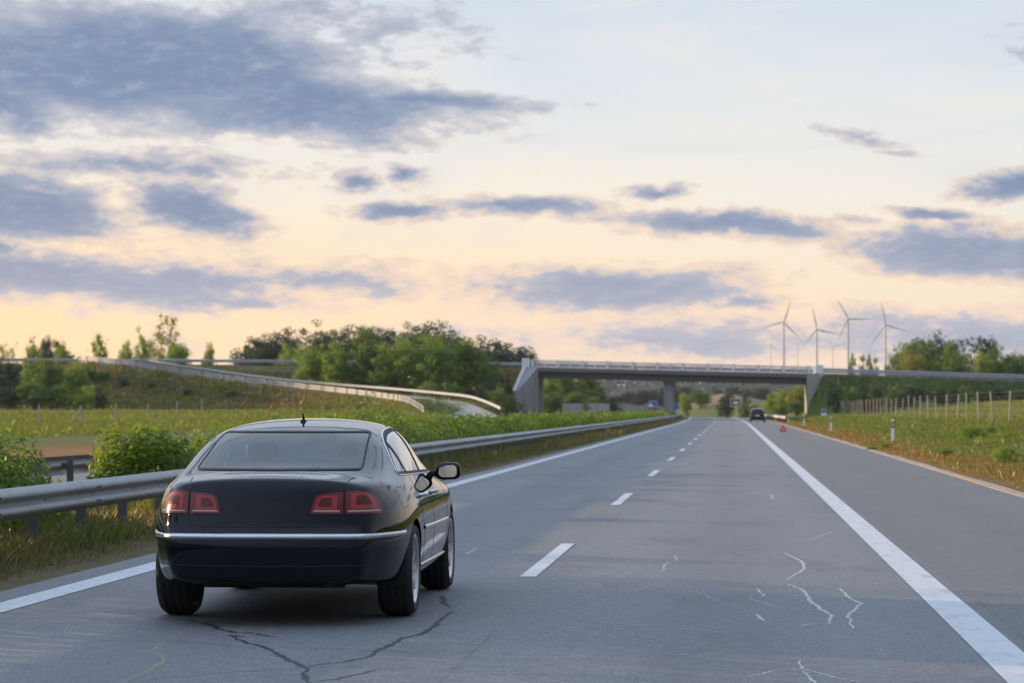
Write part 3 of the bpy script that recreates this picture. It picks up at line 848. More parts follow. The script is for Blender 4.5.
# ------------------------------------------------------------------ bridge
def build_bridge():
    root = empty('road_bridge', (-8, OP_Y, 0))
    tag(root, 'concrete road bridge with grey railing crossing over the motorway', 'bridge')
    X0, X1 = -29.3, 11.9; Z0, Z1 = 7.48, 6.46
    zt = lambda x: Z0 + (Z1 - Z0) * (x - X0) / (X1 - X0)
    ox, oy = -8, OP_Y
    def wbox(x0, x1, y0, y1, t0, b0):
        """slab following the grade; t0 top and b0 bottom relative to the road surface"""
        mb = MB(); vs = []
        for x in (x0, x1):
            for y, dz in ((y0, b0), (y1, b0), (y1, t0), (y0, t0)): vs.append((x - ox, y - oy, zt(x) + dz))
        mb.add(vs, [(0, 1, 2, 3), (7, 6, 5, 4), (0, 4, 5, 1), (1, 5, 6, 2), (2, 6, 7, 3), (3, 7, 4, 0)])
        return mb
    Y0, Y1 = OP_Y - 5.4, OP_Y + 5.4
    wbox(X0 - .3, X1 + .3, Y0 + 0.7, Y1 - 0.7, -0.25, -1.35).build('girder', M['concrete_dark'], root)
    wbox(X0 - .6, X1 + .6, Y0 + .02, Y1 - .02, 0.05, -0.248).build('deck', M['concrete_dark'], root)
    M['cap'] = pmat('edge_beam_concrete', (0.13, 0.13, 0.13), 0.8, 0, 0.15, 0.8, dirt=((0.14, 0.135, 0.13), 0.6))
    for y0, y1 in ((Y0 - .05, Y0 + .45), (Y1 - .45, Y1 + .05)):
        wbox(X0 - .8, X1 + .8, y0, y1, 0.16, -0.42).build('edge_beam', M['cap'], root)
    # railings
    for yy in (Y0 + .2, Y1 - .2):
        rail = MB()
        for dz, w in ((1.18, 0.09), (0.24, 0.06), (0.72, 0.05)):
            rail.bar((X0 - .6 - ox, yy - oy, zt(X0 - .6) + dz), (X1 + .6 - ox, yy - oy, zt(X1 + .6) + dz), w)
        n = 230
        for i in range(n):
            x = X0 + (X1 - X0) * i / n; rail.bar((x - ox, yy - oy, zt(x) + .24), (x - ox, yy - oy, zt(x) + 1.18), 0.05)
        r = rail.build('railing', M['galv_pale'], root)
        i = 0; x = X0 + .2
        while x < X1:
            big = i % 2 == 0
            p = MB(); p.box(x - ox - (.17 if big else .08), x - ox + (.17 if big else .08), yy - oy - .08, yy - oy + .06, zt(x) + .16, zt(x) + (1.32 if big else 1.2))
            p.build('railing_post', M['white_paint'], r)
            x += 1.83; i += 1
        g = MB()
        s = 1 if yy < OP_Y else -1
        g.bar((X0 - ox, yy + s * .75 - oy, zt(X0) + .62), (X1 - ox, yy + s * .75 - oy, zt(X1) + .62), .08, .32)
        g.build('guard_beam', M['galv_pale'], root)
    # middle pier: wall-like column with a head
    pm = MB(); px = -9.2
    pm.box(px - .75 - ox, px + .75 - ox, -3.6, 3.6, -0.5, zt(px) - 1.34)
    bevel(pm.build('pier', M['concrete'], root), .12, 3)
    ph = MB(); ph.box(px - .9 - ox, px + .9 - ox, -4.0, 4.0, zt(px) - 1.75, zt(px) - 1.352); ph.build('pier_head', M['concrete'], root)
    # abutments with sloping wing walls and white coping
    M['coping'] = pmat('coping_concrete', (0.46, 0.46, 0.46), 0.8, 0, 0.1, 1.0, dirt=((0.25, 0.24, 0.23), 0.5))
    for sgn, xe in ((-1, X0), (1, X1)):
        zt_ = zt(xe)
        P = lambda u: xe + sgn * u - ox
        poly = [(P(-1.1), -.5), (P(-1.1), zt_ - 1.36), (P(.25), zt_ - 1.36), (P(.25), zt_ + .2), (P(1.3), zt_ + .2), (P(1.3), -.5)]
        a = MB(); a.prism(poly, 'y', -5.65, 5.65)
        # wing wall flaring out toward the viewer, its top falling with the bank it holds
        fl = 2.9 if sgn < 0 else 3.0
        ax_, bx_ = P(-1.1), P(-1.1 + fl); y_a, y_b = -5.66, (-10.9 if sgn < 0 else -6.4)
        tk = sgn * .55
        vs = [(ax_, y_a, -.5), (bx_, y_b, -.5), (bx_ + tk, y_b, -.5), (P(1.28), y_a, -.5),
              (ax_, y_a, zt_ + .2), (bx_, y_b, zt_ - 3.6), (bx_ + tk, y_b, zt_ - 3.6), (P(1.28), y_a, zt_ + .2)]
        a.add(vs, [(3, 2, 1, 0), (4, 5, 6, 7), (0, 1, 5, 4), (1, 2, 6, 5), (2, 3, 7, 6), (3, 0, 4, 7)])
        ab = a.build('abutment', M['concrete'], root)
        cp = MB(); cp.bar((P(.9), y_a - .3, zt_ + .12), (bx_ + tk * .4, y_b - .05, zt_ - 3.42), .5, .3)
        cp.build('coping', M['coping'], ab)
        pl = MB(); pl.box(P(.75) - .55, P(.75) + .55, -5.75, -5.0, zt_ + .19, zt_ + 1.45)
        bevel(pl.build('parapet_pillar', M['white_paint'], ab), .03)
    return root
build_bridge()
# ------------------------------------------------------------------ foliage tools
def leaves(C, size, rng, aspect=0.55, up=0.0, tint=None, nrm=None):
    """diamond leaves at the points C (N,3); returns verts, faces, tint per vertex"""
    n = len(C)
    a = rng.normal(size=(n, 3)); a[:, 2] += up
    if nrm is not None:           # leaves lie roughly along the surface of their clump
        q = nrm + rng.normal(size=(n, 3)) * 0.42; q /= np.linalg.norm(q, axis=1)[:, None]
        a -= q * (a * q).sum(1)[:, None]; a /= np.linalg.norm(a, axis=1)[:, None]
        b = np.cross(q, a)
    else:
        a /= np.linalg.norm(a, axis=1)[:, None]
        b = rng.normal(size=(n, 3)); b -= a * (a * b).sum(1)[:, None]; b /= np.linalg.norm(b, axis=1)[:, None]
    s = (np.asarray(size) * rng.uniform(0.7, 1.3, n))[:, None]
    v = np.stack([C - a * s / 2, C + b * s * aspect / 2 - a * s * .05, C + a * s / 2, C - b * s * aspect / 2 - a * s * .05], 1).reshape(-1, 3)
    f = np.arange(4 * n).reshape(n, 4)
    t = rng.uniform(0.2, 0.8, n) if tint is None else tint
    return v, f, np.repeat(t, 4)

def leaf_mesh(name, C, size, rng, **k):
    v, f, t = leaves(C, size, rng, **k)
    return np_mesh(name, v, f, False, {'tint': ('FLOAT', t)})

M['leaf_bright'] = leaf_mat('leaves_bright_green', (0.062, 0.135, 0.016), (0.135, 0.235, 0.03), (0.25, 0.33, 0.05))
M['leaf_mid'] = leaf_mat('leaves_mid_green', (0.036, 0.082, 0.018), (0.075, 0.145, 0.026), (0.15, 0.22, 0.042))
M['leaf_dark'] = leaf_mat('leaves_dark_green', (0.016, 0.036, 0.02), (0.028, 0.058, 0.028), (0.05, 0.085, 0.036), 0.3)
M['leaf_yellow'] = leaf_mat('leaves_yellow_green', (0.09, 0.12, 0.016), (0.17, 0.19, 0.028), (0.30, 0.27, 0.05))
M['leaf_hedge'] = leaf_mat('hedge_leaves', (0.05, 0.105, 0.014), (0.105, 0.185, 0.024), (0.21, 0.28, 0.04), 0.5)

M['leaf_forest'] = leaf_mat('haze_tinted_forest_leaves', (0.012, 0.026, 0.026), (0.018, 0.036, 0.033), (0.026, 0.048, 0.038), 0.1)  # bluish distance haze is put into these dark leaf colours

def crown_mesh(name, seed, W, H, z0, clumps, per, leaf, clump_r, lobes=5, open_=0.0, peak=0.5):
    """crown filled by leaf clumps: uneven lobed envelope with gaps"""
    rng = np.random.default_rng(seed)
    # lobes: several overlapping ellipsoids
    L = []
    for i in range(lobes):
        a = rng.uniform(0, 2 * math.pi); r = rng.uniform(0.1, 0.62) * W / 2 * (i > 0)
        hz = rng.uniform(0.25, 0.72) if i else peak
        L.append((r * math.cos(a), r * math.sin(a), z0 + (H - z0) * hz, W / 2 * (rng.uniform(0.42, 0.68) if i else 0.78), (H - z0) / 2 * (rng.uniform(0.42, 0.72) if i else 1.0)))
    C, T_, N_ = [], [], []
    for _ in range(clumps):
        l = L[rng.integers(len(L))]
        d = rng.normal(size=3); d /= np.linalg.norm(d); rad = rng.uniform(0.35 if open_ < .5 else .6, 1.0) ** 0.6
        c = np.array([l[0] + d[0] * l[3] * rad, l[1] + d[1] * l[3] * rad, l[2] + d[2] * l[4] * rad])
        c[2] = min(max(c[2], z0 * 0.9 + 0.1), H)
        m = max(6, int(per * rng.uniform(0.5, 1.4)))
        rr = clump_r * rng.uniform(0.6, 1.3)
        u = rng.normal(size=(m, 3)); u /= np.linalg.norm(u, axis=1)[:, None]
        q = u * (rr * (rng.uniform(.45, 1.0, m) if open_ < .5 else np.abs(rng.normal(0, .85, m)))[:, None]) * np.array([0.85, 0.85, 0.6])
        nn = u * .8 + d * .45 + np.array([0, 0, .25]); N_.append(nn / np.linalg.norm(nn, axis=1)[:, None])
        C.append(c + q); T_.append(np.clip(rng.uniform(0.1, 0.9) + rng.normal(size=m) * 0.13, 0, 1))
    C = np.concatenate(C); T_ = np.concatenate(T_)
    # bring the crown to its stated height and width
    top = np.percentile(C[:, 2], 99.3); C[:, 2] = z0 + (C[:, 2] - z0) * (H - z0) / max(.5, top - z0)
    rad = np.percentile(np.abs(C[:, :2]), 96); C[:, :2] *= (W / 2) / rad
    C[:, 2] = np.maximum(C[:, 2], 0.1)
    return leaf_mesh(name, C, leaf, rng, tint=T_, nrm=np.concatenate(N_)), L

def trunk_mesh(seed, H, z0, L, r=0.16, stems=1):
    rnd = random.Random(seed); mb = MB()
    for s in range(stems):
        bx, by = (0, 0) if stems == 1 else (rnd.uniform(-.6, .6), rnd.uniform(-.6, .6))
        top = H * rnd.uniform(0.72, 0.85)
        P = [(bx + rnd.uniform(-.1, .1) * i, by + rnd.uniform(-.1, .1) * i, -0.4 + (top + .4) * i / 5) for i in range(6)]
        mb.tube(P, [r * (1.25, 1.0, .82, .6, .4, .12)[i] for i in range(6)], 7)
    for (x, y, z, a, b) in L:
        zb = max(z0 * 0.8, z - b * 1.1) * rnd.uniform(.6, .9)
        mb.tube([(0, 0, zb), (x * .5, y * .5, (zb + z) / 2), (x, y, z), (x * 1.25, y * 1.25, z + b * .6)], [r * .5, r * .4, r * .25, r * .06], 5)
    return mb.mesh('trunk')

TREE = {}
def make_variant(key, seed, W, H, z0, clumps, per, leaf, cr, lobes, open_=0.0, r=0.16, stems=1, peak=0.5):
    cm_, L = crown_mesh('crown', seed, W, H, z0, clumps, per, leaf, cr, lobes, open_, peak)
    TREE[key] = (cm_, trunk_mesh(seed, H, z0, L, r, stems), W, H)
for i in range(4): make_variant('bushy%d' % i, 20 + i, 6.5, 9.0, 0.3, 170, 70, 0.30, 0.95, 8, 0, 0.15, 3, 0.50)
for i in range(3): make_variant('dense%d' % i, 40 + i, 8.0, 12.0, 1.6, 150, 70, 0.42, 1.35, 9, 0, 0.22)
for i in range(2): make_variant('open%d' % i, 60 + i, 6.5, 9.5, 1.6, 120, 34, 0.28, 0.65, 9, 1.0, 0.16)
for i in range(3): make_variant('shrub%d' % i, 80 + i, 3.2, 2.8, 0.0, 90, 30, 0.20, 0.5, 6, 0, 0.06, 4)
make_variant('slim0', 95, 3.2, 9.0, 0.8, 110, 28, 0.32, 0.75, 6, .6, 0.13)
make_variant('slim1', 96, 3.8, 8.0, 0.8, 120, 28, 0.30, 0.75, 6, .6, 0.13)

def tree(key, x, y, h, w, mat, label, group=None, name='tree', cat='tree', rz=None):
    cm_, tm, W, H = TREE[key]
    z = gh(x, y)
    root = empty(name, (x, y, z), random.uniform(0, 6.28) if rz is None else rz)
    root.scale = (w / W, w / W, h / H)
    tag(root, label, cat, group)
    me = cm_
    k = (key, mat)
    if k not in TREE:
        me = cm_.copy(); me.materials.clear(); me.materials.append(M[mat]); TREE[k] = me
    link('crown', TREE[k], None, root)
    if len(tm.materials) == 0: tm.materials.append(M['bark'])
    link('trunk', tm, None, root)
    return root

def tree_px(key, px, top, wpx, d, mat, label, group=None, name='tree', cat='tree', over=1.04):
    wpx = wpx * 0.93
    p = pt(px, top, d)
    z = gh(p.x, p.y)
    return tree(key, p.x, p.y, max(0.6, (p.z - z) * over), wpx * d / FPX, mat, label, group, name, cat)

# --- bright trees between the ramp and the raised road, left to right
G = 'bright green trees behind the ramp'
for px, top, w, d, key, mat, lab in [
    (313, 347, 36, 386, 'bushy0', 'leaf_bright', 'low broad yellow-green tree, first from left in the row behind the ramp'),
    (339, 347, 34, 383, 'bushy1', 'leaf_bright', 'yellow-green rounded tree, second from left in the row behind the ramp'),
    (372, 331, 42, 384, 'bushy2', 'leaf_mid', 'taller mid green tree, third from left in the row behind the ramp'),
    (398, 344, 46, 378, 'bushy3', 'leaf_bright', 'bright green bushy tree, fourth from left in the row behind the ramp'),
    (414, 335, 36, 388, 'bushy0', 'leaf_mid', 'dark-topped green tree standing between two brighter trees behind the ramp'),
    (440, 341, 50, 376, 'bushy1', 'leaf_bright', 'widest bright green bushy tree in the row behind the ramp'),
    (470, 342, 44, 380, 'bushy2', 'leaf_mid', 'mid green bushy tree, last before the bare slope by the bridge'),
    (488, 362, 26, 374, 'bushy3', 'leaf_mid', 'small rounded green tree at the right end of the row behind the ramp')]:
    tree_px(key, px, top, w, d, mat, lab, G)
ORD = ['first', 'second', 'third', 'fourth', 'fifth', 'sixth', 'seventh', 'eighth', 'ninth', 'tenth', 'eleventh', 'twelfth', 'thirteenth', 'fourteenth', 'fifteenth', 'sixteenth']
# --- shrubs along the foot of that row and by the left abutment
for i, (px, top, w, d, mat) in enumerate([(432, 382, 26, 362, 'leaf_mid'), (456, 384, 26, 360, 'leaf_mid'), (478, 386, 26, 360, 'leaf_dark'), (497, 389, 22, 362, 'leaf_mid'), (513, 396, 20, 372, 'leaf_mid'), (505, 378, 16, 380, 'leaf_dark')]):
    tree_px('shrub%d' % (i % 3), px, top, w, d, mat, '%s shrub from the left on the dark slope below the bright trees by the bridge' % ORD[i], 'shrubs on the slope left of the bridge', 'shrub', 'shrub')
# --- dark wood on the skyline behind
i = 0
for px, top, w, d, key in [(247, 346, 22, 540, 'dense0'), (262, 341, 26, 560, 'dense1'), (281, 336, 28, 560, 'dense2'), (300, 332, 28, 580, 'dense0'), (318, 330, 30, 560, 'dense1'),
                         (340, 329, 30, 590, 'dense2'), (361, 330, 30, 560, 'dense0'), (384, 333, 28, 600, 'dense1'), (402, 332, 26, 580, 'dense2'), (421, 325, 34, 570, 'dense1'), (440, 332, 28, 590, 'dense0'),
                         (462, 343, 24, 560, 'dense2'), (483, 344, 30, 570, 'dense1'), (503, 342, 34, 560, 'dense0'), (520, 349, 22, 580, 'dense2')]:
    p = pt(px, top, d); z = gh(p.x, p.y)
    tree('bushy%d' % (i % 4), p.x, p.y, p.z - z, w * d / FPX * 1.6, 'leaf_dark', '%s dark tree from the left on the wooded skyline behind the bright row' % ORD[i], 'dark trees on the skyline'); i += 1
tree_px('bushy1', 289, 349, 22, 470, 'leaf_bright', 'pale bright tree peeking out below the left end of the dark skyline wood')
tree_px('bushy0', 301, 353, 22, 470, 'leaf_bright', 'small pale green tree just right of the palest one under the dark skyline')
# --- left side, around the top of the ramp
tree_px('open0', 172, 320, 34, 425, 'leaf_yellow', 'tall airy tree with sunlit thin crown at the top of the ramp')
tree_px('open1', 160, 331, 40, 432, 'leaf_yellow', 'lower airy tree leaning left beside the tallest tree at the ramp top')
tree_px('bushy0', 143, 339, 26, 428, 'leaf_bright', 'round leafy tree just left of the tall airy tree at the ramp top')
tree_px('bushy2', 178, 346, 30, 415, 'leaf_bright', 'dense low green tree in front of the tall airy tree at the ramp top')
tree_px('bushy1', 126, 346, 18, 430, 'leaf_bright', 'small green bush-like tree at far left of the ramp top clump')
tree_px('slim0', 99, 338, 19, 428, 'leaf_bright', 'single upright green tree standing left of the ramp bend')
tree_px('bushy3', 65, 349, 24, 418, 'leaf_bright', 'green tree low on the skyline behind the left guardrail')
tree_px('bushy2', 207, 347, 14, 440, 'leaf_yellow', 'tiny sunlit tree on the skyline right of the airy tree')
for i, (px, top, w) in enumerate([(33, 344, 18), (45, 342, 20), (57, 344, 16)]):
    tree_px('dense%d' % i, px, top, w, 640, 'leaf_dark', ['left', 'middle', 'right'][i] + ' tree of the far dark clump on the left skyline', 'far dark clump at left')
for i, (px, top, w) in enumerate([(6, 347, 16), (14, 346, 12), (0, 352, 14)]):
    tree_px('open%d' % (i % 2), px, top, w, 520, 'leaf_yellow', ['small', 'slim', 'lowest'][i] + ' sunlit tree at the far left edge of the skyline', 'sunlit trees at far left')
# shrubs on the embankment at left
i = 0
for px, top, w, d, key, mat in [(8, 364, 44, 372, 'bushy0', 'leaf_dark'), (-14, 362, 40, 372, 'bushy2', 'leaf_dark'), (36, 351, 26, 366, 'slim1', 'leaf_bright'), (50, 362, 34, 364, 'bushy1', 'leaf_mid'), (72, 366, 34, 372, 'bushy3', 'leaf_bright'),
                            (86, 366, 30, 382, 'bushy0', 'leaf_mid'), (36, 384, 38, 352, 'bushy2', 'leaf_mid'), (62, 385, 30, 352, 'shrub0', 'leaf_mid'), (82, 387, 30, 352, 'shrub1', 'leaf_bright'), (99, 388, 22, 354, 'shrub2', 'leaf_dark'),
                            (12, 388, 40, 354, 'bushy3', 'leaf_dark')]:
    tree_px(key, px, top, w, d, mat, '%s bush of the thicket on the left embankment, %s' % (ORD[i], ['dark green', 'dark green', 'tall and slender', 'mid green', 'bright green', 'mid green high up', 'large and low', 'small and low', 'bright and low', 'dark and rightmost', 'dark and low'][i]), 'bushes on the left embankment', 'bush', 'bush'); i += 1
for i, (px, top, w, d, mat) in enumerate([(104, 376, 12, 372, 'leaf_mid'), (124, 378, 12, 368, 'leaf_dark'), (150, 384, 9, 368, 'leaf_mid'), (188, 388, 9, 368, 'leaf_dark'), (232, 392, 9, 366, 'leaf_dark')]):
    q = ray_ground(px, top + 8); w_ = w * q.y / FPX
    tree('shrub%d' % (i % 3), q.x, q.y, max(.9, w_ * .75), max(1.3, w_), mat, '%s low shrub from the left scattered on the grassy ramp slope' % ORD[i], 'low shrubs on the ramp slope', 'shrub', 'shrub')
# --- seen under the bridge
i = 0
for px, top, w, d, mat in [(548, 374, 26, 430, 'leaf_bright'), (562, 372, 30, 450, 'leaf_mid'), (580, 374, 30, 470, 'leaf_mid'), (594, 380, 26, 500, 'leaf_mid'), (604, 392, 20, 530, 'leaf_dark'), (550, 394, 30, 410, 'leaf_mid'), (572, 394, 34, 420, 'leaf_mid'), (592, 398, 24, 440, 'leaf_mid'), (613, 400, 16, 520, 'leaf_dark')]:
    tree_px('bushy%d' % (i % 4), px, top, w, d, mat, '%s tree from the left abutment in the green bank seen under the bridge' % ORD[i], 'green bank under the bridge at left'); i += 1
i = 0
for px, top, w, d, mat in [(776, 393, 20, 470, 'leaf_bright'), (788, 389, 26, 450, 'leaf_bright'), (798, 387, 26, 440, 'leaf_yellow'), (806, 391, 22, 425, 'leaf_mid'), (771, 402, 14, 480, 'leaf_yellow'), (784, 403, 18, 430, 'leaf_bright'), (797, 402, 22, 415, 'leaf_mid'), (754, 404, 12, 560, 'leaf_bright'), (745, 402, 12, 600, 'leaf_mid')]:
    tree_px('bushy%d' % (i % 4), px, top, w, d, mat, '%s bush counted from the right verge among the sunlit bushes under the bridge' % ORD[i], 'sunlit bushes under the bridge at right'); i += 1
tree_px('bushy2', 726, 392, 17, 690, 'leaf_dark', 'round dark tree behind the brown sign, left')
tree_px('bushy0', 744, 394, 12, 690, 'leaf_dark', 'smaller dark tree just right of the brown sign')
tree_px('bushy1', 700, 391, 22, 760, 'leaf_mid', 'broad green bush on the brown hillside beyond the bridge', name='bush', cat='bush')
tree_px('bushy3', 686, 395, 14, 720, 'leaf_bright', 'small green bush at left foot of the brown hillside', name='bush', cat='bush')
i = 0
for px, top, w, d in [(618, 396, 16, 1000), (630, 393, 18, 1050), (642, 392, 18, 1020), (655, 390, 20, 1080), (668, 389, 20, 1100), (682, 388, 20, 1120), (748, 390, 18, 1150), (762, 389, 18, 1100), (735, 388, 18, 1200), (715, 389, 16, 1250)]:
    tree_px('dense%d' % (i % 3), px, top, w * 1.2, d, 'leaf_forest', '%s dark far tree from the left in the valley seen under the bridge' % ORD[i], 'dark far trees under the bridge'); i += 1
# --- right-hand wood behind the raised road
i = 0
for px, top, w, d, key, mat in [(897, 352, 22, 470, 'dense0', 'leaf_mid'), (908, 345, 26, 480, 'dense1', 'leaf_mid'), (922, 342, 28, 490, 'dense2', 'leaf_mid'), (938, 338, 30, 500, 'dense0', 'leaf_dark'), (951, 345, 22, 480, 'dense1', 'leaf_mid'),
                         (962, 341, 28, 500, 'open0', 'leaf_dark'), (975, 342, 26, 505, 'open1', 'leaf_dark'), (985, 341, 22, 490, 'dense2', 'leaf_dark'), (996, 350, 22, 480, 'dense0', 'leaf_mid'), (1008, 356, 24, 480, 'dense1', 'leaf_mid'), (1022, 358, 24, 470, 'dense2', 'leaf_mid'), (1040, 352, 30, 480, 'dense0', 'leaf_mid')]:
    tree_px(key, px, top, w, d, mat, '%s tree from the left in the dense wood behind the right raised road' % ORD[i], 'wood behind the right raised road'); i += 1
tree_px('bushy1', 914, 353, 26, 440, 'leaf_yellow', 'bright yellow-green tree in front of the right-hand wood')
for i, (px, top, w, mat) in enumerate([(960, 356, 24, 'leaf_mid'), (984, 356, 22, 'leaf_bright'), (1002, 362, 20, 'leaf_mid'), (940, 362, 20, 'leaf_mid'), (1018, 361, 18, 'leaf_dark')]):
    tree_px('bushy%d' % (i % 4), px, top, w, 440, mat, '%s bush from the left along the foot of the right-hand wood' % ORD[i if i < 4 else 4], 'bushes in front of the right wood', 'bush', 'bush')
for i, (px, top, w) in enumerate([(851, 356, 9), (862, 358, 10), (870, 357, 8), (876, 360, 8)]):
    tree_px('slim%d' % (i % 2), px, top, w, 620, 'leaf_mid', '%s small tree from the left in the gap below the wind turbines' % ORD[i], 'small trees below the turbines')
# dark hedge on the slope of the right raised road
for i in range(16):
    px = 836 + i * 13.2
    tree_px('shrub%d' % (i % 3), px + random.uniform(-4, 4), 383.5 + random.uniform(0, 6) + i * 0.25, random.uniform(14, 30), random.uniform(366, 378), ['leaf_dark', 'leaf_mid', 'leaf_dark'][i % 3], '%s shrub right of the abutment on the slope of the raised road' % ORD[i], 'shrubs on the right road slope', 'shrub', 'shrub')

# --- far wooded hills (one mass) and bare terrain behind
def far_hills():
    rng = np.random.default_rng(5)
    for nm, y0, amp, x0, x1, seed in (('hills', 2600, 37, -2600, 3000, 3), ('hills', 4300, 62, -4500, 4500, 8)):
        xs = np.linspace(x0, x1, 180); t = np.linspace(-1, 1, 17)
        X, Tt = np.meshgrid(xs, t)
        hgt = amp * (0.72 + 0.28 * vnoise(X, 0 * X, 0.0021, seed) + 0.06 * vnoise(X, 0 * X, 0.02, seed))
        Z = hgt * np.cos(Tt * math.pi / 2) ** 1.2 - 4
        Y = y0 + Tt * 420 + 60 * vnoise(X, 0 * X, 0.0017, seed + 1)
        n = len(xs); idx = np.arange(n * 17).reshape(17, n)
        f = np.stack([idx[:-1, :-1], idx[:-1, 1:], idx[1:, 1:], idx[1:, :-1]], -1).reshape(-1, 4)
        hm = M.setdefault('hillm', pmat('hill_forest_floor', (0.022, 0.04, 0.03), 0.95, 0, 0.35, 0.02))
        tag(link(nm, np_mesh(nm, np.stack([X, Y, Z], -1).reshape(-1, 3), f, True), hm), kind='structure')
        # tree canopy on the ridge as leaf clumps
        if y0 < 3000:
            N = 5200
            cx = rng.uniform(-700, 900, N); ct = rng.uniform(-0.95, 0.1, N)
            h = amp * (0.72 + 0.28 * vnoise(cx, 0 * cx, 0.0021, seed) + 0.06 * vnoise(cx, 0 * cx, 0.02, seed))
            cz = h * np.cos(ct * math.pi / 2) ** 1.2 - 4; cy = y0 + ct * 420 + 60 * vnoise(cx, 0 * cx, 0.0017, seed + 1)
            C = np.repeat(np.stack([cx, cy, cz], -1), 9, 0) + rng.normal(size=(N * 9, 3)) * np.array([3, 3, 2.6]) + np.array([0, 0, 4])
            tag(link('forest', leaf_mesh('forest', C, 3.4, rng, tint=np.repeat(rng.uniform(0, 1, N), 9), nrm=np.tile(np.array([-.1, -.75, .6]), (len(C), 1))), M['leaf_forest']), 'distant blue-green forest on the ridge seen under the bridge', 'forest', kind='stuff')
far_hills()

# ------------------------------------------------------------------ median shrubs and hedge
def hedge_mesh(seed, y0, y1, xc, hw, hfun, dens, leaf):
    """leaves filling a lumpy ridge from y0 to y1; local origin at (xc, y0, 0)"""
    rng = np.random.default_rng(seed)
    N = int(dens * (y1 - y0))
    y = rng.uniform(y0, y1, N); a = rng.uniform(-0.15, math.pi + 0.15, N)
    rad = rng.uniform(0.25, 1.0, N) ** 0.45
    lump = 1 + 0.16 * vnoise(y, a * 1.3, 1.5, seed) + 0.10 * vnoise(y * 3.1, a * 3, 1.3, seed + 4)
    x = np.cos(a) * hw * rad * lump * np.where(np.abs(np.cos(a)) > .5, 1, 1)
    h = hfun(y)
    z = 0.12 + np.abs(np.sin(a)) ** 0.75 * h * rad * lump
    # sprigs that stick out of the top
    sp = rng.uniform(size=N) < 0.07
    z = np.where(sp, z + rng.uniform(0, 0.22, N) * h, z)
    C = np.stack([x + off(y) , y - y0, np.maximum(z, 0.05)], -1)
    tint = np.clip(0.42 + 0.28 * vnoise(y, x, 2.2, seed + 9) + rng.normal(size=N) * 0.18 + 0.12 * (z / np.maximum(h, .1) - .5), 0, 1)
    nr_ = np.stack([np.cos(a), 0.5 * vnoise(y, z * 3, 2.6, seed), np.abs(np.sin(a)) * .9 + .15], -1); nr_ /= np.linalg.norm(nr_, axis=1)[:, None]
    return leaf_mesh('foliage', C, leaf, rng, aspect=0.6, tint=tint, nrm=nr_)
def stems_mesh(seed, y0, y1, hw, h):
    rnd = random.Random(seed); mb = MB(); n = int((y1 - y0) * 3) + 4
    for _ in range(n):
        y = rnd.uniform(0.1, y1 - y0 - .1) if y1 - y0 > 6 else (y1 - y0) / 2 + rnd.uniform(-.3, .3); x = rnd.uniform(-.5, .5) * hw
        mb.tube([(x * .5, y, -.1), (x * .8, y + rnd.uniform(-.2, .2), h * .4), (x * 1.2, y + rnd.uniform(-.3, .3), h * .8)], [.02, .014, .005], 5)
    return mb.mesh('stems')
HX = -8.75
def median_shrub(label, y0, y1, hw, h, dens, leaf, seed, name='shrub', cat='shrub', cap=0.9):
    root = empty(name, (HX, y0, 0)); tag(root, label, cat)
    hf = lambda y: h * (0.9 + 0.10 * np.sin(y * 2.1 + seed) + 0.16 * vnoise(y, 0 * y, 0.55, seed + 2)) * np.clip(np.minimum(y - y0, y1 - y) / cap, 0.02, 1) ** 0.42
    link('foliage', hedge_mesh(seed, y0, y1, HX, hw, hf, dens, leaf), M['leaf_hedge'], root)
    link('stems', stems_mesh(seed, y0, min(y1, y0 + 60), hw, h * .9), M['bark'], root)
    return root
median_shrub('leafy green shrub at the left edge behind the guardrail', 27.0, 31.2, .95, 1.2, 2400, 0.085, 1)
median_shrub('rounded bright green shrub behind the guardrail just left of the car', 38.2, 40.7, .82, 1.15, 4600, 0.08, 2)
median_shrub('long leafy hedge along the median behind the guardrail', 44.4, 76.0, 1.0, 1.2, 1500, 0.095, 3, 'hedge', 'hedge')
median_shrub('middle stretch of clipped hedge along the median past the ramp end', 76.2, 150, 1.05, 1.12, 520, 0.16, 4, 'hedge', 'hedge')
median_shrub('rounded yellow-green far stretch of hedge leading under the bridge', 153, 300, 1.15, 1.10, 220, 0.24, 5, 'hedge', 'hedge', 4)
median_shrub('last low stretch of hedge in the median beyond the bridge pier', 302, 470, 1.15, .95, 90, 0.34, 6, 'hedge', 'hedge', 4)
median_shrub('tall near end of the roadside shrubs behind the guardrail', 6, 27.6, 1.1, 2.1, 1500, 0.09, 7)

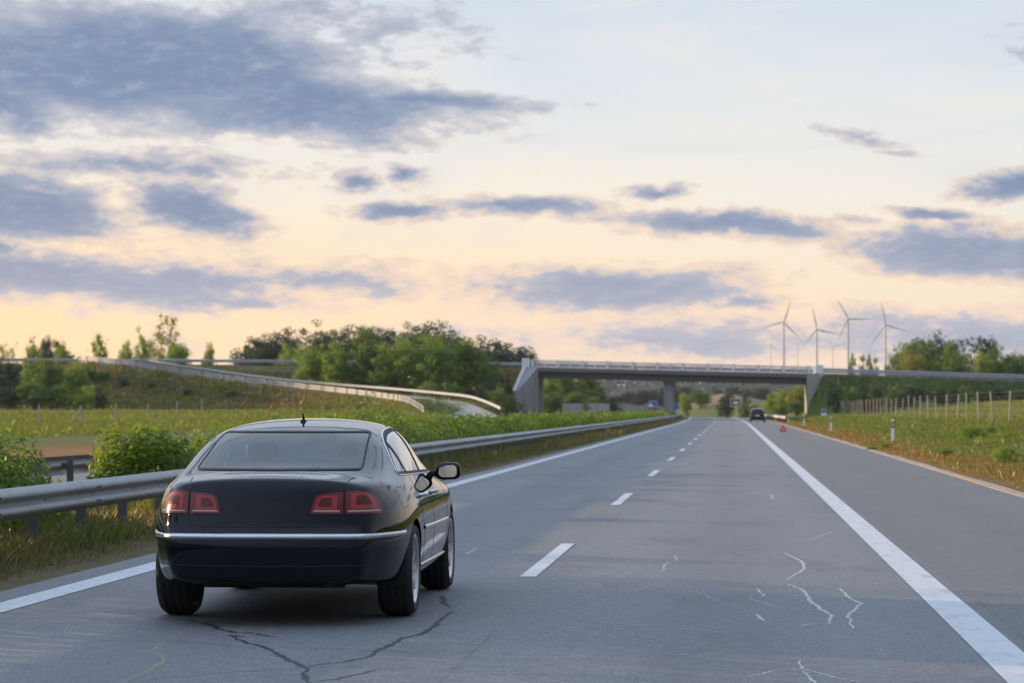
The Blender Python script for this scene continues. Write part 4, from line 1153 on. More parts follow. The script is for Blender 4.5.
# ------------------------------------------------------------------ grass
M['grass_green'] = leaf_mat('grass_blades_green', (0.055, 0.095, 0.014), (0.098, 0.148, 0.021), (0.17, 0.19, 0.036), 0.4)
M['grass_dry'] = leaf_mat('grass_blades_dry', (0.11, 0.075, 0.035), (0.17, 0.145, 0.055), (0.28, 0.235, 0.10), 0.35)
def blades(name, X, Y, Hh, W, mat, seed, label=None, tint=None, zoff=0.0):
    rng = np.random.default_rng(seed); n = len(X)
    Z = ground_h(X, Y) - 0.01 + zoff
    a = rng.uniform(0, 2 * math.pi, n); lean = rng.normal(0, 0.35, (n, 2)) * Hh[:, None]
    dx, dy = np.cos(a) * W / 2, np.sin(a) * W / 2
    v = np.stack([np.stack([X - dx, Y - dy, Z], -1), np.stack([X + dx, Y + dy, Z], -1),
                  np.stack([X + dx * .55 + lean[:, 0] * .4, Y + dy * .55 + lean[:, 1] * .4, Z + Hh * .6], -1),
                  np.stack([X + lean[:, 0], Y + lean[:, 1], Z + Hh], -1)], 1).reshape(-1, 3)
    f = np.arange(4 * n).reshape(n, 4)
    t = np.clip(rng.uniform(0.1, 0.9, n) if tint is None else tint, 0, 1)
    o = link(name, np_mesh(name, v, f, False, {'tint': ('FLOAT', np.repeat(t, 4))}), M[mat])
    tag(o, label, 'grass', kind='stuff')
    return o
# strip below the near guardrail
n = 95000
y = 12 + 90 * RNG.uniform(0, 1, n) ** 1.7; x = -6.25 - 4.2 * RNG.uniform(0, 1, n) ** 1.5 + off(y)
keep = (vnoise(x, y, 1.4, 3) + RNG.normal(0, .5, n) + (-6.4 - x) * 1.2 > -0.3); x, y = x[keep], y[keep]
edge = np.clip((-6.2 - x) / 0.7, 0.25, 1)
blades('grass', x, y, RNG.uniform(0.05, 0.25, len(x)) * edge, 0.008 + 0.0002 * y, 'grass_dry', 11, 'dry brown and green grass under the median guardrail', np.clip(RNG.normal(.45, .25, len(x)), 0, 1))
n = 30000
y = 12 + 90 * RNG.uniform(0, 1, n) ** 1.7; x = -6.7 - 2.2 * RNG.uniform(0, 1, n)
keep = vnoise(x, y, 1.1, 8) + RNG.normal(0, .4, n) > 0.25; x, y = x[keep], y[keep]
blades('grass', x, y, RNG.uniform(0.08, 0.32, len(x)), 0.009 + 0.0002 * y, 'grass_green', 12, 'green grass tufts growing between the guardrail posts')
# far part of the strip
n = 9000
y = RNG.uniform(100, 330, n); x = -6.3 - 1.2 * RNG.uniform(0, 1, n) + off(y)
blades('grass', x, y, RNG.uniform(0.1, 0.4, n), np.full(n, 0.09), 'grass_dry', 13, 'dry grass under the distant part of the median guardrail')
# right verge
n = 280000
y = 34 + 350 * RNG.uniform(0, 1, n) ** 2.3; x = 5.25 + 13 * RNG.uniform(0, 1, n) ** 1.1 + off(y)
nz = vnoise(x, y, 0.7, 5); nzz = vnoise(x, y, 2.0, 2)
dry = ((x - off(y) < 7.6 + 1.7 * nz) & (RNG.uniform(0, 1, n) < 0.85)) | ((vnoise(x, y, .28, 21) > .42) & (RNG.uniform(0, 1, n) < .5))
hh = RNG.uniform(0.05, 0.19, n) * (1 + 0.7 * nz + .45 * nzz) * np.clip((x - off(y) - 5.2) / .8, .2, 1)
ww = 0.008 + 0.00022 * y
blades('grass', x[~dry], y[~dry], hh[~dry], ww[~dry], 'grass_green', 14, 'green verge grass sloping up to the right-hand fence', np.clip(.42 + .38 * nz[~dry] + .15 * nzz[~dry] + RNG.normal(0, .11, (~dry).sum()), 0, .85))
kd = RNG.uniform(0, 1, n) < 0.5; kd &= dry
M['grass_rust'] = leaf_mat('grass_blades_rust', (0.12, 0.052, 0.02), (0.21, 0.10, 0.036), (0.28, 0.19, 0.065), 0.35)
blades('grass', x[kd], y[kd], hh[kd] * .8, ww[kd] * 1.2, 'grass_rust', 15, 'reddish dry grass beside the edge of the hard shoulder', np.clip(.45 + .3 * nzz[kd] + RNG.normal(0, .2, kd.sum()), 0, 1))
# field tops on the left and on the right
n = 150000
y = RNG.uniform(95, 340, n); x = -30 - 75 * RNG.uniform(0, 1, n); k_ = x > -y * 0.36; x, y = x[k_], y[k_]
blades('grass', x, y, RNG.uniform(.12, .42, len(x)) * (1 + .4 * vnoise(x, y, .3, 5)), .02 + .0002 * y, 'grass_green', 16, 'tall yellowish meadow grass in the left field', np.clip(.5 + .3 * vnoise(x, y, .08, 7) + RNG.normal(0, .12, len(x)), 0, .9))
n = 60000
y = RNG.uniform(140, 360, n); x = 15.5 + 45 * RNG.uniform(0, 1, n)
blades('grass', x, y, RNG.uniform(.1, .3, n), .02 + .0002 * y, 'grass_green', 17, 'olive meadow grass beyond the right-hand fence', np.clip(.6 + .3 * vnoise(x, y, .08, 7) + RNG.normal(0, .2, n), 0, 1))
# rough grass on the embankment slopes
n = 200000
x = RNG.uniform(-125, -24, n); y = RNG.uniform(300, 400, n)
g_ = ground_h(x, y); dR = np.min(np.hypot(x[:, None] - RAMP[None, ::3, 0], y[:, None] - RAMP[None, ::3, 1]), 1)
k_ = (g_ > 1.3) & (dR > 4.9) & (np.abs(y - 392 - np.maximum(0, -x - 60) * .19) > 6) ; x, y = x[k_], y[k_]
nn_ = vnoise(x, y, .16, 3) + .6 * vnoise(x, y, .5, 6)
q_ = nn_ + RNG.normal(0, .5, len(x)) > 0.3
blades('grass', x[q_], y[q_], RNG.uniform(.25, .8, q_.sum()), np.full(q_.sum(), .17), 'grass_green', 31, 'green rough grass on the ramp embankment', np.clip(.35 + .2 * nn_[q_] + RNG.normal(0, .2, q_.sum()), 0, 1))
blades('grass', x[~q_], y[~q_], RNG.uniform(.2, .6, (~q_).sum()), np.full((~q_).sum(), .17), 'grass_dry', 32, 'brown dry grass on the ramp embankment', np.clip(.35 + .2 * nn_[~q_] + RNG.normal(0, .2, (~q_).sum()), 0, 1))
n = 30000
x = RNG.uniform(14, 75, n); y = RNG.uniform(355, 386.5, n); g_ = ground_h(x, y); k_ = (g_ > 3.0); x, y = x[k_], y[k_]
blades('grass', x, y, RNG.uniform(.15, .42, len(x)), np.full(len(x), .22), 'grass_green', 33, 'dark green grass on the slope of the right raised road', np.clip(.25 + .45 * vnoise(x, y, .25, 2) + RNG.normal(0, .2, len(x)), 0, 1))
# weeds on the right verge
for i, (px, py, s, lab) in enumerate([(972, 432, 1.15, 'largest dark weed clump on the right verge below the fence'), (990, 425, .7, 'small weed clump on the verge at the fence foot'), (884, 440, .5, 'low weed tuft just right of the second nearest marker post'),
                                 (1004, 455, .9, 'weed clump on the verge near the right picture edge'), (945, 447, .6, 'weed tuft in the middle of the right verge'), (873, 443, .5, 'low weed tuft left of the nearest marker post')]):
    p = ray_ground(px, py + 9)
    tree('shrub%d' % (i % 3), p.x, p.y, .5 * s, .85 * s, 'leaf_bright', lab, None, 'weed', 'weed')

# ------------------------------------------------------------------ fences
def wire_fence(label, pts, h, lean=0.03, mat='wood', r=0.05):
    root = empty('wire_fence', (pts[0][0], pts[0][1], gh(pts[0][0], pts[0][1]))); tag(root, label, 'fence')
    o = root.location
    mb = MB(); mb.tube([(0, 0, -.4), (0, 0, h)], [r, r * .9], 8); pmz = mb.mesh('post'); pmz.materials.append(M[mat])
    tops = []
    for i, (x, y) in enumerate(pts):
        z = gh(x, y)
        c = link('post', pmz, None, root); c.location = (x - o.x, y - o.y, z - o.z)
        c.rotation_euler = (random.gauss(0, lean), random.gauss(0, lean), random.uniform(0, 6)); c.scale = (1, 1, random.uniform(.93, 1.05))
        tops.append(Vector((x - o.x, y - o.y, z - o.z)))
    w = MB()
    for f in (.25, .45, .65, .8, .95):
        w.tube([t + Vector((0, 0, h * f)) for t in tops], 0.0035, 4)
    w.build('wire', M['wire'], root)
    return root
def fence_line(xa, ya, xb, yb, n): return [(xa + (xb - xa) * t, ya + (yb - ya) * t) for t in np.linspace(0, 1, n)]
pl_ = []
for px in (1027, 1009, 992.5, 978.5, 966.5, 957.5, 946.5, 936.5, 928, 920, 914.5, 909, 902, 895.5, 891, 886.5, 881, 877, 873.5, 870, 866.5, 863, 860, 857, 854, 851, 848, 845.5, 843, 840.5, 838):
    xx = 15.2; pl_.append((xx, y_at(px, xx)))
wire_fence('weathered wooden post and wire fence along the field right of the road', pl_, 1.85, 0.035)
pl_ = []
for px, d in ((-10, 186), (39, 200), (81, 222), (116, 246), (148, 272), (177, 298), (202, 324), (226, 350)):
    p = pt(px, 409, d); pl_.append((p.x, p.y))
f_ = wire_fence('pale post and wire fence across the left field', pl_, 1.62, 0.01, 'concrete', 0.075)
mb = MB(); p = Vector(pl_[2]).to_3d(); p.z = gh(*pl_[2]); q = Vector((p.x - 1.0, p.y - 0.5, p.z - .1)); o = f_.location
mb.bar(q - o, p - o + Vector((0, 0, 1.3)), .1); mb.build('brace', M['concrete'], f_)

# ------------------------------------------------------------------ marker posts, warning triangle, signs
def delineator(x, y, label):
    root = empty('marker_post', (x, y, gh(x, y))); tag(root, label, 'marker post', 'white marker posts along the verge')
    prof = [(-.06, .03), (0, .065), (.06, .03), (.055, -.02), (-.055, -.02)]
    b = MB(); b.prism(prof, 'z', -.1, .62); b.build('post', M['white_plastic'], root)
    k = MB(); vs = [(u, v, .62 + (.05 if v < 0 else 0)) for u, v in prof] + [(u, v, .84 + (.05 if v < 0 else 0)) for u, v in prof]
    k.add(vs, [tuple(range(4, -1, -1)), tuple(range(5, 10))] + [(i, (i + 1) % 5, (i + 1) % 5 + 5, i + 5) for i in range(5)]); k.build('band', M['black_plastic'], root)
    c = MB(); c.prism(prof, 'z', .895, .99); c.build('cap', M['white_plastic'], root)
    r = MB(); r.box(-.025, .025, -.028, -.021, .68, .83); r.build('reflector', M['white_paint'], root)
    return root
for px, base, d, lab in ((893, 444.4, 115, 'nearest white marker post with black band on the right verge'), (831, 432.3, 170, 'second nearest white marker post on the right verge'),
                    (804, 426.5, 226, 'third white marker post, just right of the warning triangle'), (788, 423, 285, 'small white marker post right of the stopped car'), (776, 421.5, 335, 'farthest white marker post beside the short guardrail')):
    p = pt(px, 409, d); delineator(p.x, p.y, lab)

p = pt(783, 409, 176)
root = empty('warning_triangle', (p.x, p.y, 0.0)); tag(root, 'red reflective warning triangle standing on the hard shoulder', 'warning triangle')
A, B, C_ = Vector((-.25, 0, .06)), Vector((.25, 0, .06)), Vector((0, 0, .49))
mb = MB()
ctr = (A + B + C_) / 3
for (a, b) in ((A, B), (B, C_), (C_, A)):
    ai, bi = a.lerp(ctr, .42), b.lerp(ctr, .42)
    vs = [Vector((q.x, yy, q.z)) for yy in (-.01, .01) for q in (a, b, bi, ai)]
    mb.add(vs, [(0, 1, 2, 3), (7, 6, 5, 4), (0, 4, 5, 1), (2, 6, 7, 3)])
mb.build('frame', M['red_reflect'], root)
mb = MB()
for (a, b) in ((A, B), (B, C_), (C_, A)):
    a0, b0, ai, bi = a.lerp(ctr, .43), b.lerp(ctr, .43), a.lerp(ctr, .72), b.lerp(ctr, .72)
    vs = [Vector((q.x, yy, q.z)) for yy in (-.007, .007) for q in (a0, b0, bi, ai)]
    mb.add(vs, [(0, 1, 2, 3), (7, 6, 5, 4), (0, 4, 5, 1), (2, 6, 7, 3)])
mb.build('inner_band', M['red_reflect'], root)
mb = MB(); mb.bar((-.2, -.14, .01), (.2, .14, .01), .025, .02); mb.bar((-.2, .14, .035), (.2, -.14, .035), .025, .02); mb.bar((-.1, 0, .01), (-.1, 0, .07), .02); mb.bar((.1, 0, .01), (.1, 0, .07), .02)
mb.build('foot', M['post_steel'], root)

def board_sign(name, label, px, top, bot, w_px, d, mat, border='white_paint', legs=2, cat='road sign', stripe=None):
    p = pt(px, (top + bot) / 2, d); w = w_px * d / FPX; h = (bot - top) * d / FPX
    z = gh(p.x, p.y); root = empty(name, (p.x, p.y, z)); tag(root, label, cat)
    zc = p.z - z
    b = MB(); b.box(-w / 2, w / 2, -.04, .04, zc - h / 2, zc + h / 2); b.build('board', M[border], root)
    m_ = min(w, h) * .06
    f = MB(); f.box(-w / 2 + m_, w / 2 - m_, -.06, -.041, zc - h / 2 + m_, zc + h / 2 - m_); f.build('panel', M[mat], root)
    if stripe:
        for s in stripe:
            q = MB(); q.box(-w / 2 + w * s[0], -w / 2 + w * s[1], -.075, -.061, zc - h / 2 + h * s[2], zc - h / 2 + h * s[3]); q.build('field', M[s[4]], root)
    l = 0
    for sx in ((0,) if legs == 1 else (-w * .3, w * .3)):
        q = MB(); q.tube([(sx, .09, -.4), (sx, .09, zc + h * .4)], .05, 8); q.build('leg', M['post_steel'], root)
    return root
board_sign('tourist_sign', 'brown and white tourist sign on the verge beyond the bridge', 735.5, 398.5, 406.5, 10.5, 560, 'brown_sign', stripe=[(.3, .75, .3, .62, 'white_paint')])
board_sign('direction_sign', 'blue and white direction board beyond the hedge under the bridge', 653, 401, 407, 8, 470, 'blue_sign', stripe=[(.05, .45, .05, .5, 'white_paint')])
board_sign('direction_sign', 'small blue sign beside the middle bridge pier', 677, 404, 410, 5, 455, 'blue_sign')
board_sign('marker_board', 'small dark blue and white board at the foot of the right abutment', 824, 409, 416, 5, 330, 'blue_sign', stripe=[(.05, .95, .02, .42, 'white_paint')], legs=1)
# back of a round sign at the ramp, and grey post near the left abutment
p = pt(438, 400, 336); z = gh(p.x, p.y); root = empty('round_sign', (p.x, p.y, z)); tag(root, 'dark back of a small round sign beside the ramp road', 'road sign')
mb = MB(); mb.tube([(0, .03, p.z - z + .05), (0, .06, p.z - z + .05)], .36, 20); mb.build('disc', M['post_steel'], root)
mb = MB(); mb.tube([(0, 0, -.3), (0, 0, p.z - z + .35)], .035, 8); mb.build('pole', M['galv'], root)
# noise screen and barriers under the bridge
def wall_px(name, label, cat, px0, px1, top, d0, d1, th, mat, n, panel):
    a, b = pt(px0, top, d0), pt(px1, top, d1)
    root = empty(name, (a.x, a.y, 0)); tag(root, label, cat)
    vecs = [a.lerp(b, i / n) for i in range(n + 1)]
    mb = MB()
    for i in range(n):
        z = min(gh(vecs[i].x, vecs[i].y), gh(vecs[i + 1].x, vecs[i + 1].y)) - .2
        p0, p1 = vecs[i] - Vector((a.x, a.y, 0)), vecs[i + 1] - Vector((a.x, a.y, 0))
        mb.bar((p0.x, p0.y, (p0.z + z) / 2), (p1.x, p1.y, (p1.z + z) / 2), th, p0.z - z)
    mb.build('panels', M[mat], root)
    pm = MB()
    for i in range(n + 1):
        z = gh(vecs[i].x, vecs[i].y) - .2; q = vecs[i] - Vector((a.x, a.y, 0))
        pm.box(q.x - .09, q.x + .09, q.y - .14, q.y + .14, z, q.z + .08)
    o_ = pm.build('post', M['galv_pale'], root); o_['kind'] = 'stuff'
    return root
wall_px('noise_barrier', 'grey panelled noise barrier in front of trees under the bridge', 'barrier', 562, 609, 403.5, 400, 440, .12, 'galv', 7, 1)
wall_px('concrete_barrier', 'low pale concrete barrier beyond the bridge left of the blue board', 'barrier', 616, 648, 405.5, 560, 600, .4, 'concrete', 8, 1)

# ------------------------------------------------------------------ wind turbines
M['turbine'] = pmat('turbine_coat_backlit', (0.24, 0.26, 0.29), 0.5, 0, 0.04, 0.05)  # white coat greyed: backlit shade is put into the base colour
def turbine(px, hub, blade_px, ang, d, label, face=0.0):
    p = pt(px, hub, d); z0 = gh(p.x, p.y) if abs(p.y) < 6900 else 0
    r = blade_px * d / FPX; k = r / 45
    root = empty('wind_turbine', (p.x, p.y, z0 - 2)); tag(root, label, 'wind turbine', 'wind turbines on the skyline')
    H = p.z - z0 + 2
    t = MB(); t.tube([(0, 3.4 * k, H * i / 6) for i in range(7)], [k * (2.5 - 1.15 * i / 6) for i in range(7)], 16); t.build('tower', M['turbine'], root)
    nc = MB(); nc.box(-1.7 * k, 1.7 * k, 0, 9 * k, H - 1.6 * k, H + 2.0 * k); bevel(nc.build('nacelle', M['turbine'], root), .5 * k, 3)
    h = MB(); h.tube([(0, .4 * k, H), (0, -1.2 * k, H), (0, -2.6 * k, H), (0, -3.3 * k, H)], [1.7 * k, 1.7 * k, 1.1 * k, .2 * k], 16); hb = h.build('hub', M['turbine'], root)
    for a in ang:
        a = R(a); b = MB(); vs, fs = [], []
        u = Vector((math.sin(a), 0, math.cos(a))); w = Vector((math.cos(a), 0, -math.sin(a)))
        secs = [(0.03, 1.0, .9), (.08, 1.3, .8), (.18, 2.1, .55), (.35, 1.75, .36), (.6, 1.2, .22), (.85, .75, .12), (1.0, .28, .05)]
        for (s, ch, th) in secs:
            c = Vector((0, -1.2 * k, H)) + u * (r * s)
            tw = .5 * (1 - s)
            cd = w * math.cos(tw) + Vector((0, 1, 0)) * math.sin(tw); td = Vector((0, 1, 0)) * math.cos(tw) - w * math.sin(tw)
            for (q, v) in ((-.3, 0), (-.1, .5), (.3, .35), (.7, 0), (.3, -.35), (-.1, -.5)):
                vs.append(c + cd * (q * ch * k * 1.5) + td * (v * th * k * 2))
        for i in range(len(secs) - 1):
            for j in range(6): fs.append((i * 6 + j, i * 6 + (j + 1) % 6, (i + 1) * 6 + (j + 1) % 6, (i + 1) * 6 + j))
        fs += [tuple(range(5, -1, -1)), tuple(range(len(vs) - 6, len(vs)))]
        b.add(vs, fs, True); b.build('blade', M['turbine'], root)
    return root
def angs(hub, tips): return [math.degrees(math.atan2(t[0] - hub[0], hub[1] - t[1])) for t in tips]
for hub, tips, d, lab in [((783.8, 322.1), [(791, 299.4), (764, 327.7), (801, 339.6)], 3300, 'leftmost of the four large wind turbines, one blade pointing up right'),
                         ((816.8, 329.4), [(812.7, 309), (835.7, 333.5), (807, 341.6)], 3700, 'second large wind turbine from the left, its hub lowest of the four'),
                         ((848.2, 318.8), [(837, 299), (870, 319), (838.5, 339.6)], 3200, 'third large wind turbine from the left, its hub highest of all'),
                         ((885.6, 324.9), [(881.4, 303.6), (905.6, 330.7), (874, 341)], 3450, 'rightmost large wind turbine, standing just left of the wood')]:
    turbine(hub[0], hub[1], 23.5, angs(hub, tips), d, lab)
for px, hub, a0, lab in ((771, 344.6, 20, 'small distant wind turbine left of all the large ones'), (797.7, 345.7, 50, 'small distant wind turbine between first and second large ones'), (832.9, 346, 80, 'small distant wind turbine between second and third large ones'), (1015.4, 348.8, 35, 'small distant wind turbine above the wood at far right')):
    turbine(px, hub, 9.5, [a0, a0 + 120, a0 + 240], 6000, lab)
# ------------------------------------------------------------------ cars
def car_paint(name, base, flake):
    m, T, out = new_mat(name)
    tc = T.node('ShaderNodeTexCoord')
    b = T.node('ShaderNodeBsdfPrincipled')
    sp = T.node('ShaderNodeSeparateXYZ'); T.l.new(tc.outputs['Object'], sp.inputs[0])
    n = T.noise(tc.outputs['Object'], 3.0, 6, 0.65); n2 = T.noise(tc.outputs['Object'], 26.0, 4, 0.7)
    # road dust low on the body
    dust = T.math('MULTIPLY', T.sstep(T.math('ADD', sp.outputs[2], T.math('MULTIPLY', n, 0.12)), 0.60, 0.25), T.mixf(n2, 0.08, 0.22))
    col = T.mix(dust, c4(base), c4((0.075, 0.066, 0.058)))
    T.l.new(col, b.inputs['Base Color'])
    b.inputs['Metallic'].default_value = flake
    T.l.new(T.mixf(dust, 0.22, 0.6), b.inputs['Roughness'])
    b.inputs['Coat Weight'].default_value = 1.0
    T.l.new(T.mixf(dust, T.mixf(n2, 0.02, 0.05), 0.3), b.inputs['Coat Roughness'])
    b.inputs['Coat IOR'].default_value = 1.35; b.inputs['Specular IOR Level'].default_value = 0.0
    T.l.new(b.outputs[0], out.inputs[0]); return m
M['paint_car'] = car_paint('dark_blue_black_paint', (0.003, 0.0055, 0.0105), 0.0)
M['paint_far'] = car_paint('black_paint', (0.010, 0.011, 0.015), 0.1)
M['chrome'] = pmat('chrome_trim', (0.50, 0.51, 0.53), 0.24, 1.0, 0.04, 8)
M['seam'] = pmat('panel_gap_black', (0.004, 0.004, 0.005), 0.8)
M['rubber'] = pmat('window_rubber', (0.006, 0.006, 0.007), 0.6, spec=0.25)
M['tyre'] = pmat('tyre_rubber', (0.014, 0.0135, 0.013), 0.8, 0, 0.2, 14, 0.3, 60)
M['alloy'] = pmat('silver_alloy', (0.55, 0.56, 0.58), 0.28, 0.85, 0.08, 6, dirt=((0.12, 0.10, 0.085), 0.5))
M['brake'] = pmat('brake_steel', (0.12, 0.115, 0.11), 0.5, 0.7)
M['under'] = pmat('underbody_black', (0.012, 0.012, 0.012), 0.8, 0, 0.4, 5)
M['leather'] = pmat('grey_seat_leather', (0.10, 0.095, 0.09), 0.5, 0, 0.1)
M['dash'] = pmat('dashboard_plastic', (0.03, 0.03, 0.032), 0.55)
M['silver_mirror'] = pmat('mirror_silver', (0.85, 0.85, 0.85), 0.03, 1.0, 0.0)
def glass_mat(name, tint, refl=1.0):
    m, T, out = new_mat(name)
    lw = T.node('ShaderNodeFresnel'); lw.inputs[0].default_value = 1.52
    tr = T.node('ShaderNodeBsdfTransparent'); tr.inputs[0].default_value = c4(tint)
    gl = T.node('ShaderNodeBsdfGlossy'); gl.inputs['Roughness'].default_value = 0.015; gl.inputs[0].default_value = (1, 1, 1, 1)
    mx = T.node('ShaderNodeMixShader')
    T.l.new(T.math('MULTIPLY', T.math('MULTIPLY_ADD', lw.outputs[0], 0.8, 0.0), refl, clamp=True), mx.inputs[0])
    T.l.new(tr.outputs[0], mx.inputs[1]); T.l.new(gl.outputs[0], mx.inputs[2]); T.l.new(mx.outputs[0], out.inputs[0])
    return m
M['glass'] = glass_mat('tinted_window_glass', (0.36, 0.43, 0.44))
M['glass_side'] = glass_mat('side_window_glass', (0.36, 0.43, 0.44), 1.7)
M['glass_clear'] = glass_mat('windscreen_glass', (0.72, 0.78, 0.78))
def lens_mat(name, c1, c2, c3_):
    """red lamp lens with lighter and darker moulded bands"""
    m, T, out = new_mat(name)
    b = T.node('ShaderNodeBsdfPrincipled'); tc = T.node('ShaderNodeTexCoord')
    w = T.noise(tc.outputs['Object'], 30, 2)
    T.l.new(T.ramp(w, [(0.3, c1), (0.7, c2)]), b.inputs['Base Color'])
    b.inputs['Roughness'].default_value = 0.3; b.inputs['Specular IOR Level'].default_value = 0.15; b.inputs['Coat Weight'].default_value = 0.5; b.inputs['Coat Roughness'].default_value = 0.02
    b.inputs['Subsurface Weight'].default_value = 0.0
    T.l.new(b.outputs[0], out.inputs[0]); return m
M['lens_red'] = lens_mat('tail_lens_red', (0.125, 0.010, 0.012), (0.16, 0.013, 0.014), None)
M['lens_bright'] = lens_mat('tail_lens_bright_band', (0.29, 0.026, 0.024), (0.36, 0.034, 0.030), None)
M['lens_dark'] = lens_mat('tail_lens_dark', (0.075, 0.006, 0.007), (0.10, 0.008, 0.009), None)
M['lens_clear'] = lens_mat('tail_lens_clear_strip', (0.30, 0.22, 0.21), (0.36, 0.27, 0.25), None)
M['headlamp'] = lens_mat('headlamp_lens', (0.5, 0.52, 0.55), (0.62, 0.64, 0.66), None)

NJ = 12
def sec_lower(W, zb, sh, k=1.0):
    """side points j0..j6 from the sill to the shoulder"""
    return [(W - .13, zb), (W - .045, zb + .045), (W - .012, zb + .22), (W, .62), (W - .006, .73), (W - .028, .85), (W - .075, sh)]

def sedan_cage(st):
    """st: stations (y, W, zbottom, zshoulder, five upper (x,z) points j7..j11)"""
    V, F = [], []
    for (y, W, zb, sh, up) in st:
        low = sec_lower(W, zb, sh)
        row = []
        for (x, z) in low + list(up): row.append((x, y, z))
        V.append(row)
    return V

def build_shell(name, rings, rear_rows, front_rows, levels=3):
    """rings: list of 12-point half sections (x,y,z), rear ring first. rear_rows / front_rows: y offsets grid for end caps."""
    verts, faces, vid = [], [], {}
    def v(p):
        verts.append(p); return len(verts) - 1
    nR = len(rings)
    ids = []
    for r in rings:
        right = [v(p) for p in r]
        left = [v((-p[0], p[1], p[2])) for p in r[:-1]]
        ids.append((right, left))
    def ring_seq(i):  # bottom right ... centre ... bottom left
        rt, lf = ids[i]; return rt + lf[::-1]
    for i in range(nR - 1):
        a, b = ring_seq(i), ring_seq(i + 1)
        for j in range(len(a) - 1): faces.append((a[j], b[j], b[j + 1], a[j + 1]))
    # end caps: grid with 11 columns (right->left) and 7 rows
    def cap(i, fn, flip):
        rt, lf = ids[i]
        top = rt[7:] + lf[7:][::-1]           # j7..j11..j7 : 9 points
        grid = []
        for r in range(7):
            if r == 6: row = [rt[6]] + top + [lf[6]]
            else:
                X = rings[i][r][0]; row = [rt[r]]
                for c in range(1, 10):
                    u = 1 - c / 5.0
                    row.append(v((X * u * 0.98, fn(r, u, rings[i][r]), rings[i][r][2] + 0.0)))
                row.append(lf[r])
            grid.append(row)
        for r in range(6):
            for c in range(10):
                q = (grid[r][c], grid[r][c + 1], grid[r + 1][c + 1], grid[r + 1][c])
                faces.append(q if not flip else q[::-1])
        return grid
    cap(0, rear_rows, False); cap(nR - 1, front_rows, True)
    # floor
    for i in range(nR - 1):
        a, b = ids[i], ids[i + 1]
        faces.append((a[1][0], b[1][0], b[0][0], a[0][0]))
    me = bpy.data.meshes.new(name); me.from_pydata(verts, [], faces); me.update()
    bm = bmesh.new(); bm.from_mesh(me); bmesh.ops.recalc_face_normals(bm, faces=bm.faces); bm.to_mesh(me); bm.free()
    tmp = bpy.data.objects.new('tmp_shell', me); COL.objects.link(tmp)
    md = tmp.modifiers.new('s', 'SUBSURF'); md.levels = levels; md.render_levels = levels
    dg = bpy.context.evaluated_depsgraph_get(); dg.update()
    res = bpy.data.meshes.new_from_object(tmp.evaluated_get(dg))
    bpy.data.objects.remove(tmp)
    return res

def inside(p, poly):
    x, y = p; c = False; n = len(poly); j = n - 1
    for i in range(n):
        xi, yi = poly[i]; xj, yj = poly[j]
        if (yi > y) != (yj > y) and x < (xj - xi) * (y - yi) / (yj - yi) + xi: c = not c
        j = i
    return c

def rounded(poly, r, n=5):
    """round the corners of a 2-D polygon"""
    out = []; m = len(poly)
    for i in range(m):
        p0, p, p1 = Vector(poly[i - 1]), Vector(poly[i]), Vector(poly[(i + 1) % m])
        a, b = (p0 - p), (p1 - p)
        rr = min(r, a.length * .45, b.length * .45)
        s, e = p + a.normalized() * rr, p + b.normalized() * rr
        for k in range(n + 1):
            t = k / n; q = s * (1 - t) ** 2 + p * 2 * t * (1 - t) + e * t * t; out.append((q.x, q.y))
    return out

def resample(path, step, closed=False):
    P = [Vector(p) for p in path]
    if closed: P = P + [P[0]]
    out = []
    for a, b in zip(P[:-1], P[1:]):
        n = max(1, int(math.ceil((b - a).length / step)))
        for i in range(n): out.append(a.lerp(b, i / n))
    if not closed: out.append(P[-1])
    return out

def smooth_path(path, n=8):
    K = np.array(path, float); out = []
    m = len(K)
    for i in range(m - 1):
        p0, p1, p2, p3 = K[max(i - 1, 0)], K[i], K[i + 1], K[min(i + 2, m - 1)]
        for k in range(n):
            t = k / n
            out.append(tuple(0.5 * ((2 * p1) + (p2 - p0) * t + (2 * p0 - 5 * p1 + 4 * p2 - p3) * t * t + (3 * p1 - p0 - 3 * p2 + p3) * t ** 3)))
    out.append(tuple(K[-1])); return out

